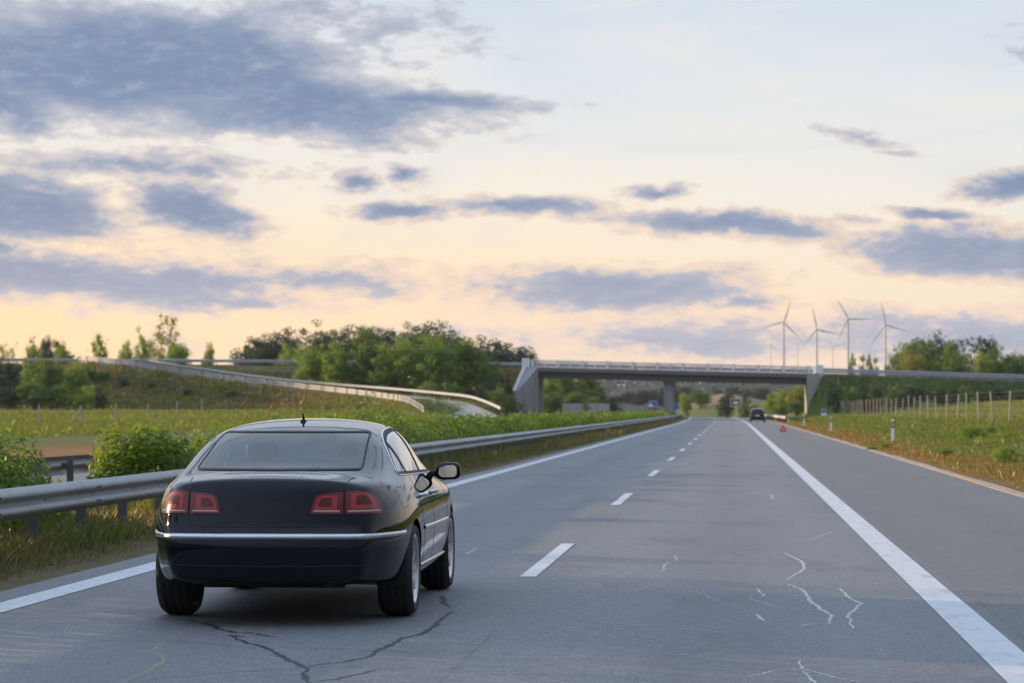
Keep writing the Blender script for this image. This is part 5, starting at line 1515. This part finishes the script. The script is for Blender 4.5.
class Surf:
    def __init__(self, me):
        self.bvh = BVHTree.FromPolygons([v.co.copy() for v in me.vertices], [tuple(p.vertices) for p in me.polygons])
    def proj(self, plane, u, v):
        o, d = {'rear': (Vector((u, -3, v)), Vector((0, 1, 0))), 'front': (Vector((u, 9, v)), Vector((0, -1, 0))),
                'right': (Vector((3, u, v)), Vector((-1, 0, 0))), 'left': (Vector((-3, u, v)), Vector((1, 0, 0))),
                'top': (Vector((u, v, 4)), Vector((0, 0, -1)))}[plane]
        loc, n, i, dist = self.bvh.ray_cast(o, d)
        if loc is None:
            # off the silhouette: take the nearest point to the ray's pass
            loc, n, i, dist = self.bvh.find_nearest(o + d * 3.0)
        if n.dot(d) > 0: n = -n
        return loc, n
    def patch(self, poly, plane, offd=0.003, step=0.02, skirt=0.008):
        bnd = resample(poly, step, True)
        bnd = [Vector((p[0], p[1])) for p in bnd]
        xs = [p.x for p in bnd]; ys = [p.y for p in bnd]
        pl = [(p.x, p.y) for p in bnd]
        pts = list(bnd); nb = len(bnd)
        x = min(xs) + step / 2
        k = 0
        while x < max(xs):
            y = min(ys) + step * (0.25 if k % 2 else .75)
            while y < max(ys):
                if inside((x, y), pl) and min((x - p.x) ** 2 + (y - p.y) ** 2 for p in bnd) > (step * .45) ** 2: pts.append(Vector((x, y)))
                y += step
            x += step; k += 1
        r = delaunay_2d_cdt(pts, [], [list(range(nb))], 1, 1e-5)
        V2, E2, F2 = r[0], r[1], r[2]
        vs = []
        nn = []
        for p in V2:
            l, n = self.proj(plane, p.x, p.y); vs.append(l); nn.append(n)
        mbv = [l + n * offd for l, n in zip(vs, nn)]
        fs = [tuple(f) for f in F2]
        # skirt down to the body along the outline
        cnt = {}
        for f in fs:
            for a, b in zip(f, f[1:] + f[:1]): cnt[(a, b)] = 1
        edges = [(a, b) for (a, b) in cnt if (b, a) not in cnt]
        base = len(mbv); mp = {}
        for a, b in edges:
            for q in (a, b):
                if q not in mp:
                    mp[q] = base + 2 * len(mp); mbv.append(vs[q] + nn[q] * (offd - skirt)); mbv.append(vs[q] + nn[q] * offd)
        sk = [(mp[a] + 1, mp[a], mp[b], mp[b] + 1) for a, b in edges]
        return mbv, fs, sk
    def strip(self, path, plane, w, h, step=0.02, closed=False, sink=0.004):
        P = resample(path, step, closed); n = len(P); vs, fs = [], []
        for i, p in enumerate(P):
            a = P[(i - 1) % n] if closed else P[max(i - 1, 0)]; b = P[(i + 1) % n] if closed else P[min(i + 1, n - 1)]
            t = (b - a).normalized(); nr = Vector((-t.y, t.x))
            for o_, hh in ((-.5, -sink), (-.42, h), (.42, h), (.5, -sink)):
                q = p + nr * (w * o_); l, nn = self.proj(plane, q.x, q.y); vs.append(l + nn * hh)
        for i in range(n if closed else n - 1):
            j = (i + 1) % n
            for k in range(3): fs.append((i * 4 + k, j * 4 + k, j * 4 + k + 1, i * 4 + k + 1))
        return vs, fs

def mirror_v(vs): return [(-v[0], v[1], v[2]) for v in vs]

def build_car(root, shell, paint, glass_polys, arches, detail, rads=0.343, wheel_y=(1.24, 4.12)):
    S = Surf(shell)
    # cut the window and wheel openings out of the shell
    bm = bmesh.new(); bm.from_mesh(shell)
    kill = []
    for f in bm.faces:
        c = f.calc_center_median(); n = f.normal
        for (plane, poly) in glass_polys:
            if plane in ('right',) and n.x > 0.25 and inside((c.y, c.z), poly) : kill.append(f); break
            if plane == 'left' and n.x < -0.25 and inside((c.y, c.z), poly): kill.append(f); break
            if plane == 'rear' and n.y < -0.1 and c.y < 2.4 and n.z > 0.1 and inside((c.x, c.z), poly): kill.append(f); break
            if plane == 'front' and n.y > 0.1 and c.y > 2.6 and n.z > 0.1 and inside((c.x, c.z), poly): kill.append(f); break
        else:
            for wy in wheel_y:
                if abs(c.x) > 0.5 and (c.y - wy) ** 2 + (c.z - rads) ** 2 < arches ** 2 and c.z < rads + arches: kill.append(f); break
    bmesh.ops.delete(bm, geom=kill, context='FACES')
    # true up the wheel arch edges
    for e in bm.edges:
        if len(e.link_faces) == 1:
            for v in e.verts:
                for wy in wheel_y:
                    dy, dz = v.co.y - wy, v.co.z - rads; d = math.hypot(dy, dz)
                    if abs(v.co.x) > .5 and abs(d - arches) < .03 and v.co.z > .24:
                        v.co.y = wy + dy / d * arches; v.co.z = rads + dz / d * arches
    # true up the window openings: pull the ragged edge onto the outline
    for v in bm.verts:
        if not any(len(e.link_faces) == 1 for e in v.link_edges): continue
        best = None
        for (plane, poly) in glass_polys:
            if plane == 'right' and v.co.x < .2 or plane == 'left' and v.co.x > -.2: continue
            if plane == 'rear' and v.co.y > 2.4 or plane == 'front' and v.co.y < 2.6: continue
            if v.co.z < .95: continue
            q = Vector((v.co.y, v.co.z)) if plane in ('right', 'left') else Vector((v.co.x, v.co.z))
            for i in range(len(poly)):
                a, b = Vector(poly[i - 1]), Vector(poly[i]); ab = b - a
                t = max(0, min(1, (q - a).dot(ab) / max(1e-9, ab.dot(ab)))); w = a + ab * t; d = (q - w).length
                if d < .03 and (best is None or d < best[0]): best = (d, plane, w)
        if best:
            l, n = S.proj(best[1], best[2].x, best[2].y); v.co = l
    me = bpy.data.meshes.new('body'); bm.to_mesh(me); bm.free()
    me.polygons.foreach_set('use_smooth', [True] * len(me.polygons))
    me.materials.clear()
    body = link('body', me, paint, root)
    return S, body

def part(S, name, mat, parent, items):
    """items: ('patch', poly, plane, off, step) or ('strip', path, plane, w, h, closed)"""
    mb = MB()
    for it in items:
        if it[0] == 'patch':
            v, f, sk = S.patch(it[1], it[2], *it[3:]); 
            b = len(mb.v); mb.add(v, f, True); 
            mb.f += [tuple(i + b for i in q) for q in sk]; mb.s += [False] * len(sk)
        else:
            v, f = S.strip(*it[1:]); mb.add(v, f, True)
    return mb.build(name, mat, parent)

def wheel(root, x, y, side, r=0.343, w=0.25, rim=0.245, spokes=10):
    """whole wheel; side +1 faces right"""
    e = empty('wheel'); e.parent = root; e.location = (x, y, r)
    if side < 0: e.rotation_euler = (0, 0, math.pi)
    h = w / 2
    t = MB(); t.lathe_x([(-h + .02, rim - .01), (-h, rim + .03), (-h - .004, rim + .06), (-h + .012, r - .022), (-h + .035, r - .006), (-.06, r), (-.056, r - .008), (-.05, r - .008), (-.046, r), (-.004, r), (0, r - .008), (.004, r - .008), (.008, r), (.05, r), (.054, r - .008), (.06, r - .008), (.064, r), (h - .035, r - .006), (h - .012, r - .022), (h + .004, rim + .06), (h, rim + .03), (h - .02, rim - .01)], 56)
    t.build('tyre', M['tyre'], e)
    m = MB()
    m.lathe_x([(-h + .015, rim + .002), (-h + .03, rim - .02), (0, rim - .035), (h - .05, rim - .03), (h - .028, rim - .018), (h - .012, rim - .01), (h - .004, rim + .004), (h - .01, rim + .012)], 56)
    hub = [(h - .045, .0), (h - .032, .028), (h - .038, .062), (h - .065, .075), (h - .1, .075)]
    m.lathe_x(hub, 32)
    for k in range(spokes):
        a = 2 * math.pi * k / spokes
        for da in (-.075, .075):
            vs = []
            for (rr, hw, xo) in ((.055, .016, h - .045), (.14, .013, h - .03), (rim - .012, .014, h - .022)):
                aa = a + da * (1.0 if rr > .1 else 1.6)
                u = Vector((0, math.cos(aa), math.sin(aa))); tq = Vector((0, -math.sin(aa), math.cos(aa)))
                for (s, dx) in ((-1, -.03), (-1, 0), (1, 0), (1, -.03)): vs.append(u * rr + tq * (hw * s) + Vector((xo + dx, 0, 0)))
            fs = [(i * 4 + j, i * 4 + (j + 1) % 4, i * 4 + 4 + (j + 1) % 4, i * 4 + 4 + j) for i in range(2) for j in range(4)]
            m.add(vs, fs)
    m.build('rim', M['alloy'], e)
    b = MB(); b.lathe_x([(-.02, .0), (-.02, .165), (.0, .165), (.0, .0)], 40); b.box(-.04, .03, -.16, -.06, -.07, .07); b.build('brake_disc', M['brake'], e)
    return e

def rr_box(name, mat, parent, x0, x1, y0, y1, z0, z1, bv=.03):
    b = MB(); b.box(x0, x1, y0, y1, z0, z1); return bevel(b.build(name, mat, parent), bv, 3)

# ---------------------------------------------------------------- the dark sedan
def up5(pts): return pts
ST = [  # y, W, zb, shoulder, (x,z) j7..j11
    (0.24, .748, .30, .945, [(.650, .995), (.50, 1.022), (.34, 1.034), (.17, 1.040), (0, 1.042)]),
    (0.42, .820, .27, .950, [(.700, 1.005), (.545, 1.040), (.37, 1.056), (.185, 1.064), (0, 1.067)]),
    (0.58, .866, .26, .955, [(.745, 1.010), (.615, 1.052), (.43, 1.070), (.215, 1.080), (0, 1.084)]),
    (0.76, .903, .25, .958, [(.775, 1.012), (.655, 1.090), (.520, 1.118), (.27, 1.130), (0, 1.134)]),
    (1.06, .938, .24, .958, [(.815, 1.012), (.700, 1.140), (.575, 1.205), (.30, 1.235), (0, 1.242)]),
    (1.42, .950, .23, .955, [(.836, 1.008), (.735, 1.180), (.612, 1.312), (.32, 1.352), (0, 1.362)]),
    (1.80, .953, .22, .950, [(.846, 1.004), (.746, 1.200), (.622, 1.370), (.33, 1.414), (0, 1.424)]),
    (2.35, .953, .22, .945, [(.848, 1.000), (.752, 1.210), (.630, 1.394), (.34, 1.443), (0, 1.456)]),
    (2.80, .953, .22, .938, [(.846, .992), (.750, 1.205), (.626, 1.387), (.34, 1.439), (0, 1.452)]),
    (3.15, .952, .22, .932, [(.842, .984), (.728, 1.175), (.590, 1.325), (.33, 1.385), (0, 1.402)]),
    (3.50, .950, .22, .925, [(.836, .972), (.735, 1.105), (.610, 1.185), (.34, 1.235), (0, 1.250)]),
    (3.85, .948, .23, .915, [(.825, .955), (.720, 1.000), (.600, 1.020), (.34, 1.045), (0, 1.055)]),
    (4.15, .945, .24, .900, [(.800, .930), (.640, .948), (.460, .955), (.25, .962), (0, .966)]),
    (4.50, .925, .24, .865, [(.760, .885), (.600, .898), (.440, .905), (.24, .912), (0, .916)]),
    (4.78, .860, .25, .790, [(.690, .815), (.540, .830), (.380, .840), (.20, .846), (0, .850)]),
    (4.93, .770, .27, .700, [(.600, .725), (.460, .742), (.320, .752), (.17, .758), (0, .762)])]
rings = sedan_cage(ST)
# rear ring: corners of the rear, each height with its own setback
rear_ring = [(.60, .19, .30), (.665, .125, .335), (.68, .095, .46), (.685, .085, .615), (.675, .150, .69), (.66, .175, .86), (.60, .20, .955),
             (.52, .195, .99), (.40, .165, 1.018), (.27, .150, 1.030), (.135, .142, 1.036), (0, .140, 1.038)]
rings = [rear_ring] + rings
# duplicate the chrome ledge row for a tighter step: handled by the cap rows
REARY = [.12, .045, .018, .0, .070, .095, .14]
def rear_fn(r, u, p): return REARY[r] + (p[1] - REARY[r]) * abs(u) ** 2.4
FRONTY = [4.93, 4.99, 5.04, 5.05, 5.03, 5.0, 4.95]
def front_fn(r, u, p): return p[1] + (FRONTY[r] + .04 - p[1]) * (1 - abs(u) ** 2.2)
# flatten the front ring y differences
shell = build_shell('shell', rings, rear_fn, front_fn, 4)

CAR_X, CAR_Y = -3.238, 18.17
car = empty('sedan_car', (CAR_X, CAR_Y, 0.0), R(0.9))
tag(car, 'dark blue-black four-door sedan seen from behind in the left lane', 'car')

REARW = rounded([(-.60, 1.086), (.60, 1.086), (.552, 1.347), (-.552, 1.347)], .03)
FRONTW = rounded([(-.66, 1.03), (.66, 1.03), (.52, 1.355), (-.52, 1.355)], .05)
DLO = smooth_path([(1.22, 1.045), (1.36, 1.155), (1.58, 1.275), (1.92, 1.345), (2.4, 1.372), (2.75, 1.366), (3.02, 1.325), (3.28, 1.215), (3.50, 1.085), (3.60, 1.012)], 6) + [(3.55, 1.0), (2.5, 1.018), (1.28, 1.032)]
def clip_poly(poly, a, b):
    """part of a polygon between two vertical lines y=a and y=b"""
    def half(P, k, keep):
        out = []
        for i in range(len(P)):
            p, q = P[i - 1], P[i]; ip, iq = keep(p[0]), keep(q[0])
            if ip != iq:
                t = (k - p[0]) / (q[0] - p[0]); out.append((k, p[1] + (q[1] - p[1]) * t))
            if iq: out.append(q)
        return out
    P = half(list(poly), a, lambda x: x >= a)
    return half(P, b, lambda x: x <= b)
def inset(poly, d):
    c = Vector((sum(p[0] for p in poly) / len(poly), sum(p[1] for p in poly) / len(poly)))
    out = []
    n = len(poly)
    for i in range(n):
        a, p, b = Vector(poly[i - 1]), Vector(poly[i]), Vector(poly[(i + 1) % n])
        t = (b - a).normalized(); nr = Vector((-t.y, t.x))
        if nr.dot(c - p) < 0: nr = -nr
        q = p + nr * d; out.append((q.x, q.y))
    return out
quarter = clip_poly(DLO, 1.1, 1.60); rear_side = clip_poly(DLO, 1.635, 2.47); front_side = clip_poly(DLO, 2.53, 3.7)
sides = [inset(p, .012) for p in (quarter, rear_side, front_side)]
holes = [('rear', inset(REARW, .003)), ('front', inset(FRONTW, .003))] + [(pl, inset(p, .001)) for p in sides for pl in ('right', 'left')]
S, body = build_car(car, shell, M['paint_car'], holes, 0.372, True)
part(S, 'rear_window', M['glass'], car, [('patch', REARW, 'rear', 0.0015, .025)])
part(S, 'windscreen', M['glass_clear'], car, [('patch', FRONTW, 'front', 0.0015, .03)])
part(S, 'rear_window_seal', M['rubber'], car, [('strip', REARW, 'rear', .016, .004, .03, True)])
part(S, 'windscreen_seal', M['rubber'], car, [('strip', FRONTW, 'front', .035, .004, .03, True)])
for pl in ('right', 'left'):
    for nm, p in (('quarter_window', sides[0]), ('rear_door_window', sides[1]), ('front_door_window', sides[2])):
        part(S, nm, M['glass_side'], car, [('patch', p, pl, .001, .025)])
    part(S, 'window_seal', M['rubber'], car, [('strip', rounded(p, .01, 2), pl, .034, .003, .025, True) for p in sides])
    part(S, 'pillar_cover', M['rubber'], car, [('patch', clip_poly(inset(DLO, .004), 2.455, 2.545), pl, .004, .025)])
    part(S, 'pillar_cover', M['rubber'], car, [('patch', clip_poly(inset(DLO, .004), 1.585, 1.65), pl, .004, .025)])
    part(S, 'window_chrome', M['chrome'], car, [('strip', DLO, pl, .009, .0055, .025, True)])
    door_r = smooth_path([(1.66, 1.015), (1.64, .90), (1.66, .80), (1.70, .70), (1.76, .58), (1.80, .44), (1.80, .33)], 4)
    part(S, 'door_gap', M['seam'], car, [('strip', door_r, pl, .007, .0012, .02), ('strip', [(2.50, 1.015), (2.495, .7), (2.50, .33)], pl, .007, .0012, .02),
                                     ('strip', smooth_path([(3.60, 1.0), (3.66, .85), (3.67, .6), (3.62, .33)], 4), pl, .007, .0012, .02), ('strip', [(1.80, .325), (3.62, .325)], pl, .007, .0012, .02)])
    part(S, 'side_moulding', M['chrome'], car, [('strip', [(1.66 + .09, .628), (2.49, .622)], pl, .030, .010, .02), ('strip', [(2.51, .622), (3.66, .616)], pl, .030, .010, .02)])
    part(S, 'sill_trim', M['chrome'], car, [('strip', [(1.70, .345), (3.68, .338)], pl, .022, .009, .02)])
    part(S, 'fuel_flap_gap' if pl == 'right' else 'fender_gap', M['seam'], car, [('strip', rounded([(.80, .80), (1.02, .82), (1.02, .96), (.80, .95)], .05), pl, .0035, .0008, .02, True)] if pl == 'right' else [('strip', [(3.68, .9), (3.72, .8)], pl, .005, .001, .02)])
    for y in (1.80, 2.66):
        sg = 1 if pl == 'right' else -1
        l, n = S.proj(pl, y + .08, .875)
        hm = MB(); hm.tube([(l.x + sg * -.004, y - .05, .868), (l.x + sg * .03, y - .035, .872), (l.x + sg * .038, y + .08, .875), (l.x + sg * .03, y + .19, .872), (l.x - sg * .006, y + .205, .868)], [.012, .016, .017, .016, .012], 10)
        hm.build('door_handle', M['chrome'], car)
# boot lid, bumper joints, lamps, chrome bumper strip
LIDX = .545
part(S, 'boot_gap', M['seam'], car, [('strip', smooth_path([(-LIDX - .03, 1.035), (-LIDX, .98), (-LIDX, .86), (-LIDX + .004, .735)], 5) + smooth_path([(-LIDX + .02, .706), (-.3, .700), (0, .698), (.3, .700), (LIDX - .02, .706)], 5) + smooth_path([(LIDX - .004, .735), (LIDX, .86), (LIDX, .98), (LIDX + .03, 1.035)], 5), 'rear', .008, .0012, .02)])
part(S, 'bumper_strip', M['chrome'], car, [('strip', [(-.715, .632), (-.5, .635), (0, .636), (.5, .635), (.715, .632)], 'rear', .038, .011, .02), ])
for pl in ('right', 'left'):
    part(S, 'bumper_strip', M['chrome'], car, [('strip', [(.165, .632), (.81, .632)], pl, .036, .0095, .02)])
    part(S, 'bumper_joint', M['seam'], car, [('strip', [(.50, .70), (.86, .705)], pl, .006, .0012, .02)])
part(S, 'bumper_joint', M['seam'], car, [('strip', [(-.78, .432), (0, .428), (.78, .432)], 'rear', .010, .002, .02)])
def lamp(side):
    sg = side
    def X(L): return [(sg * x, z) for x, z in L]
    # lamp on the wing, wrapping round the corner, and its inner piece on the boot lid
    outer = X([(.552, .785), (.552, .945), (.65, .947), (.715, .928), (.765, .872), (.793, .788)])
    inner = X([(.312, .800), (.345, .905), (.375, .925), (.537, .942), (.537, .785), (.33, .785)])
    for nm, P, ins in (('tail_light', outer, .6), ('tail_light', inner, .55)):
        P = rounded(P, .022, 3)
        o = part(S, nm, M['lens_red'], car, [('patch', P, 'rear', .005, .016, .012)])
        c = Vector((sum(p[0] for p in P) / len(P), sum(p[1] for p in P) / len(P) + .018))
        big = [tuple(c + (Vector(p) - c) * .70) for p in P]
        small = [tuple(c + (Vector(p) - c) * .40) for p in P]
        part(S, 'light_band', M['lens_bright'], o, [('patch', big, 'rear', .0075, .016, .004)])
        part(S, 'light_core', M['lens_dark'], o, [('patch', small, 'rear', .0095, .016, .004)])
        xs = [p[0] for p in P]; a, b = min(xs), max(xs)
        if nm == 'tail_light':
            lo = (a + .02, b - .02)
            part(S, 'reversing_strip', M['lens_clear'], o, [('strip', [(lo[0], .806), (lo[1], .806)], 'rear', .017, .008, .015)])
            part(S, 'lower_band', M['lens_dark'], o, [('strip', [(lo[0], .79), (lo[1], .79)], 'rear', .011, .007, .015)])
lamp(1); lamp(-1)
for sg in (1, -1):
    part(S, 'headlight', M['headlamp'], car, [('patch', rounded([(sg * .42, .62), (sg * .44, .73), (sg * .74, .71), (sg * .76, .62)], .02), 'front', .004, .03)])
part(S, 'grille', M['black_plastic'], car, [('patch', rounded([(-.34, .56), (-.34, .73), (.34, .73), (.34, .56)], .03), 'front', .004, .03)])
part(S, 'badge', M['chrome'], car, [('strip', rounded([(-.045, .80 + .05), (.045, .85), (.045, .89), (-.045, .89)], .02), 'front', .008, .004, .02, True)])
# roof aerial
a = MB(); l, n = S.proj('top', 0, 1.93); 
a.box(-.018, .018, 1.88, 1.97, l.z - .01, l.z + .012); a.tube([(0, 1.93, l.z), (0, 1.91, l.z + .03), (0, 1.885, l.z + .062)], [.014, .010, .007], 10)
bevel(a.build('roof_aerial', M['black_plastic'], car), .008)
# small vents and lock on the boot edge
# mirrors
for sg in (1, -1):
    mm = MB()
    vs, fs = [], []
    prof = [(.005, -.03), (.015, .055), (.06, .078), (.175, .080), (.205, .055), (.207, -.03), (.175, -.055), (.05, -.058)]
    prof = rounded(prof, .035, 3)
    for (yy, k) in ((3.40, 1.0), (3.44, 1.03), (3.50, .92), (3.56, .6), (3.575, .2)):
        for (u, w) in prof: vs.append((sg * (.865 + .105 + (u - .105) * k), yy, 1.0 + w * k))
    n_ = len(prof)
    for i in range(4):
        for j in range(n_): fs.append((i * n_ + j, i * n_ + (j + 1) % n_, (i + 1) * n_ + (j + 1) % n_, (i + 1) * n_ + j))
    fs.append(tuple(range(4 * n_, 5 * n_)))
    # recess behind the mirror glass
    fs.append(tuple(range(n_ - 1, -1, -1)))
    mm.add(vs, fs, True); 
    mi = mm.build('side_mirror', M['paint_car'], car)
    ar = MB(); ar.bar((sg * .81, 3.50, .985), (sg * .90, 3.48, 1.0), .09, .05); bevel(ar.build('mirror_arm', M['black_plastic'], mi), .012)
    g = MB(); gv = [(sg * (.865 + .105 + (u - .105) * .74), 3.396 + (0.012 if False else 0), 1.0 + .012 + (w - .012) * .72) for u, w in prof]
    gv2 = [(x, 3.402, z) for x, y, z in gv]
    g.add(gv + gv2, [tuple(range(n_ - 1, -1, -1)), tuple(range(n_, 2 * n_))] + [(i, (i + 1) % n_, (i + 1) % n_ + n_, i + n_) for i in range(n_)])
    g.build('mirror_glass', M['silver_mirror'], mi)
# wheels
for wy in (1.24, 4.12):
    for sg in (1, -1): wheel(car, sg * .812, wy, sg)
# wheel housings and underside
uw = MB()
for wy in (1.24, 4.12):
    for sg in (1, -1):
        uw = MB(); vs, fs = [], []; n = 24
        for k in range(n + 1):
            a_ = -0.25 + (math.pi + .5) * k / n
            for x in (.56, .905 if wy < 2 else .915): vs.append((sg * x, wy + .378 * math.cos(a_), .343 + .378 * math.sin(a_)))
        for k in range(n): fs.append((2 * k, 2 * k + 1, 2 * k + 3, 2 * k + 2))
        fs.append(tuple(2 * k for k in range(n + 1)))
        uw.add(vs, fs); uw.build('wheel_housing', M['under'], car)
ub = MB(); ub.box(-.56, .56, .34, 4.8, .285, .36); ub.box(-.78, .78, 1.66, 3.70, .215, .33); ub.tube([(-.5, .55, .32), (.5, .55, .32)], [.075, .075], 12)
ub.tube([(.42, .2, .30), (.42, .6, .30)], .03, 10); ub.tube([(-.42, .2, .30), (-.42, .6, .30)], .03, 10); ub.bar((-.7, 1.24, .30), (.7, 1.24, .30), .08, .06)
ub.build('underbody', M['under'], car)
# cabin: bench, front seats, shelf, dashboard, wheel
cab = MB(); cab.box(-.70, .70, .82, 1.36, .88, 1.0); cab.build('parcel_shelf', M['dash'], car)
cab = MB(); cab.box(-.72, .72, 1.2, 3.6, .30, .36); cab.build('cabin_floor', M['under'], car)
rr_box('rear_bench', M['leather'], car, -.66, .66, 1.30, 1.46, .5, 1.03, .05)
for x in (-.38, .38): rr_box('headrest', M['leather'], car, x - .13, x + .13, 1.30, 1.40, 1.05, 1.17, .04)
for x in (-.38, .38):
    rr_box('front_seat', M['leather'], car, x - .25, x + .25, 2.30, 2.46, .45, 1.07, .06)
    rr_box('headrest', M['leather'], car, x - .13, x + .13, 2.24, 2.34, 1.09, 1.27, .05)
rr_box('dashboard', M['dash'], car, -.74, .74, 3.42, 3.85, .55, .98, .06)
sw = MB(); P = [(-.38 + .18 * math.cos(t), 3.2 + .06 * math.sin(t), .92 + .18 * math.sin(t)) for t in np.linspace(0, 2 * math.pi, 25)]
sw.tube(P, .015, 8, False); sw.bar((-.55, 3.2, .92), (-.21, 3.2, .92), .03, .04); sw.build('steering_wheel', M['dash'], car)
im = MB(); im.box(-.11, .11, 2.98, 3.0, 1.255, 1.32); im.build('inner_mirror', M['dash'], car)

# ---------------------------------------------------------------- stopped dark estate on the hard shoulder, far ahead
ST2 = [
    (0.10, .80, .32, .93, [(.72, 1.10), (.60, 1.42), (.45, 1.50), (.23, 1.53), (0, 1.54)]),
    (0.45, .90, .28, .96, [(.82, 1.10), (.69, 1.46), (.50, 1.55), (.25, 1.58), (0, 1.59)]),
    (1.2, .92, .26, .97, [(.84, 1.06), (.72, 1.46), (.52, 1.58), (.26, 1.61), (0, 1.62)]),
    (2.2, .92, .26, .96, [(.84, 1.03), (.73, 1.46), (.53, 1.59), (.27, 1.62), (0, 1.63)]),
    (2.9, .92, .26, .95, [(.83, 1.01), (.71, 1.36), (.52, 1.48), (.27, 1.52), (0, 1.53)]),
    (3.6, .91, .28, .92, [(.80, .97), (.68, 1.03), (.5, 1.07), (.26, 1.10), (0, 1.11)]),
    (4.2, .86, .30, .80, [(.72, .84), (.56, .88), (.4, .9), (.2, .92), (0, .93)])]
rings2 = sedan_cage(ST2)
rr2 = [(.70, .05, .34), (.76, .0, .38), (.79, -.03, .5), (.79, -.03, .62), (.78, .0, .74), (.76, .02, .85), (.74, .04, .95), (.66, .08, 1.15), (.52, .16, 1.38), (.40, .20, 1.46), (.2, .21, 1.49), (0, .21, 1.5)]
sh2 = build_shell('shell2', [rr2] + rings2, lambda r, u, p: p[1] - .05 * (1 - u * u), lambda r, u, p: p[1] + .1 * (1 - u * u), 3)
p = pt(757.5, 409, 308)
est = empty('parked_car', (p.x, p.y, 0.0)); tag(est, 'small dark estate car stopped on the hard shoulder beyond the warning triangle', 'car')
RW2 = rounded([(-.60, 1.03), (.60, 1.03), (.50, 1.42), (-.50, 1.42)], .06)
S2 = Surf(sh2)
S2, body2 = build_car(est, sh2, M['paint_far'], [], .36, False, .33, (.85, 3.45))
part(S2, 'rear_window', M['glass'], est, [('patch', RW2, 'rear', .006, .06)])
for pl in ('right', 'left'):
    part(S2, 'side_window', M['glass'], est, [('patch', rounded([(.5, 1.08), (1.5, 1.05), (1.5, 1.40), (.7, 1.38)], .05), pl, .006, .08)])
    part(S2, 'side_window', M['glass'], est, [('patch', rounded([(1.58, 1.05), (2.9, 1.03), (2.5, 1.38), (1.58, 1.40)], .05), pl, .006, .08)])
for sg in (1, -1):
    part(S2, 'tail_light', M['lens_red'], est, [('patch', rounded([(sg * .56, .78), (sg * .58, .98), (sg * .70, .98), (sg * .73, .78)], .02), 'rear', .008, .04)])
    for wy in (.85, 3.45): wheel(est, sg * .79, wy, sg, .33, .21, .225, 5)
    mq = MB(); mq.box(sg * .9 - .11, sg * .9 + .11, 2.7, 2.8, 1.0, 1.15); bevel(mq.build('side_mirror', M['paint_far'], est), .03)
part(S2, 'number_plate', M['white_plastic'], est, [('patch', [(-.26, .70), (.26, .70), (.26, .80), (-.26, .80)], 'rear', .008, .06)])
part(S2, 'bumper', M['black_plastic'], est, [('patch', rounded([(-.76, .42), (.76, .42), (.76, .56), (-.76, .56)], .04), 'rear', .02, .05, .03)])
uq = MB(); uq.box(-.7, .7, .2, 4.0, .22, .36); uq.build('underbody', M['under'], est)

# ------------------------------------------------------------------ haze
HAZE = 0.00004
if HAZE:
    m, T, out = new_mat('haze_air')
    v = T.node('ShaderNodeVolumePrincipled'); v.inputs['Color'].default_value = (0.86, 0.90, 1.0, 1); v.inputs['Density'].default_value = HAZE; v.inputs['Anisotropy'].default_value = 0.1
    T.l.new(v.outputs[0], out.inputs['Volume'])
    lo = float(GZ.min()) - 6
    mb = MB(); mb.box(-7300, 7300, -600, 7300, lo, 240)
    hz = mb.build('haze', m); tag(hz, kind='stuff')
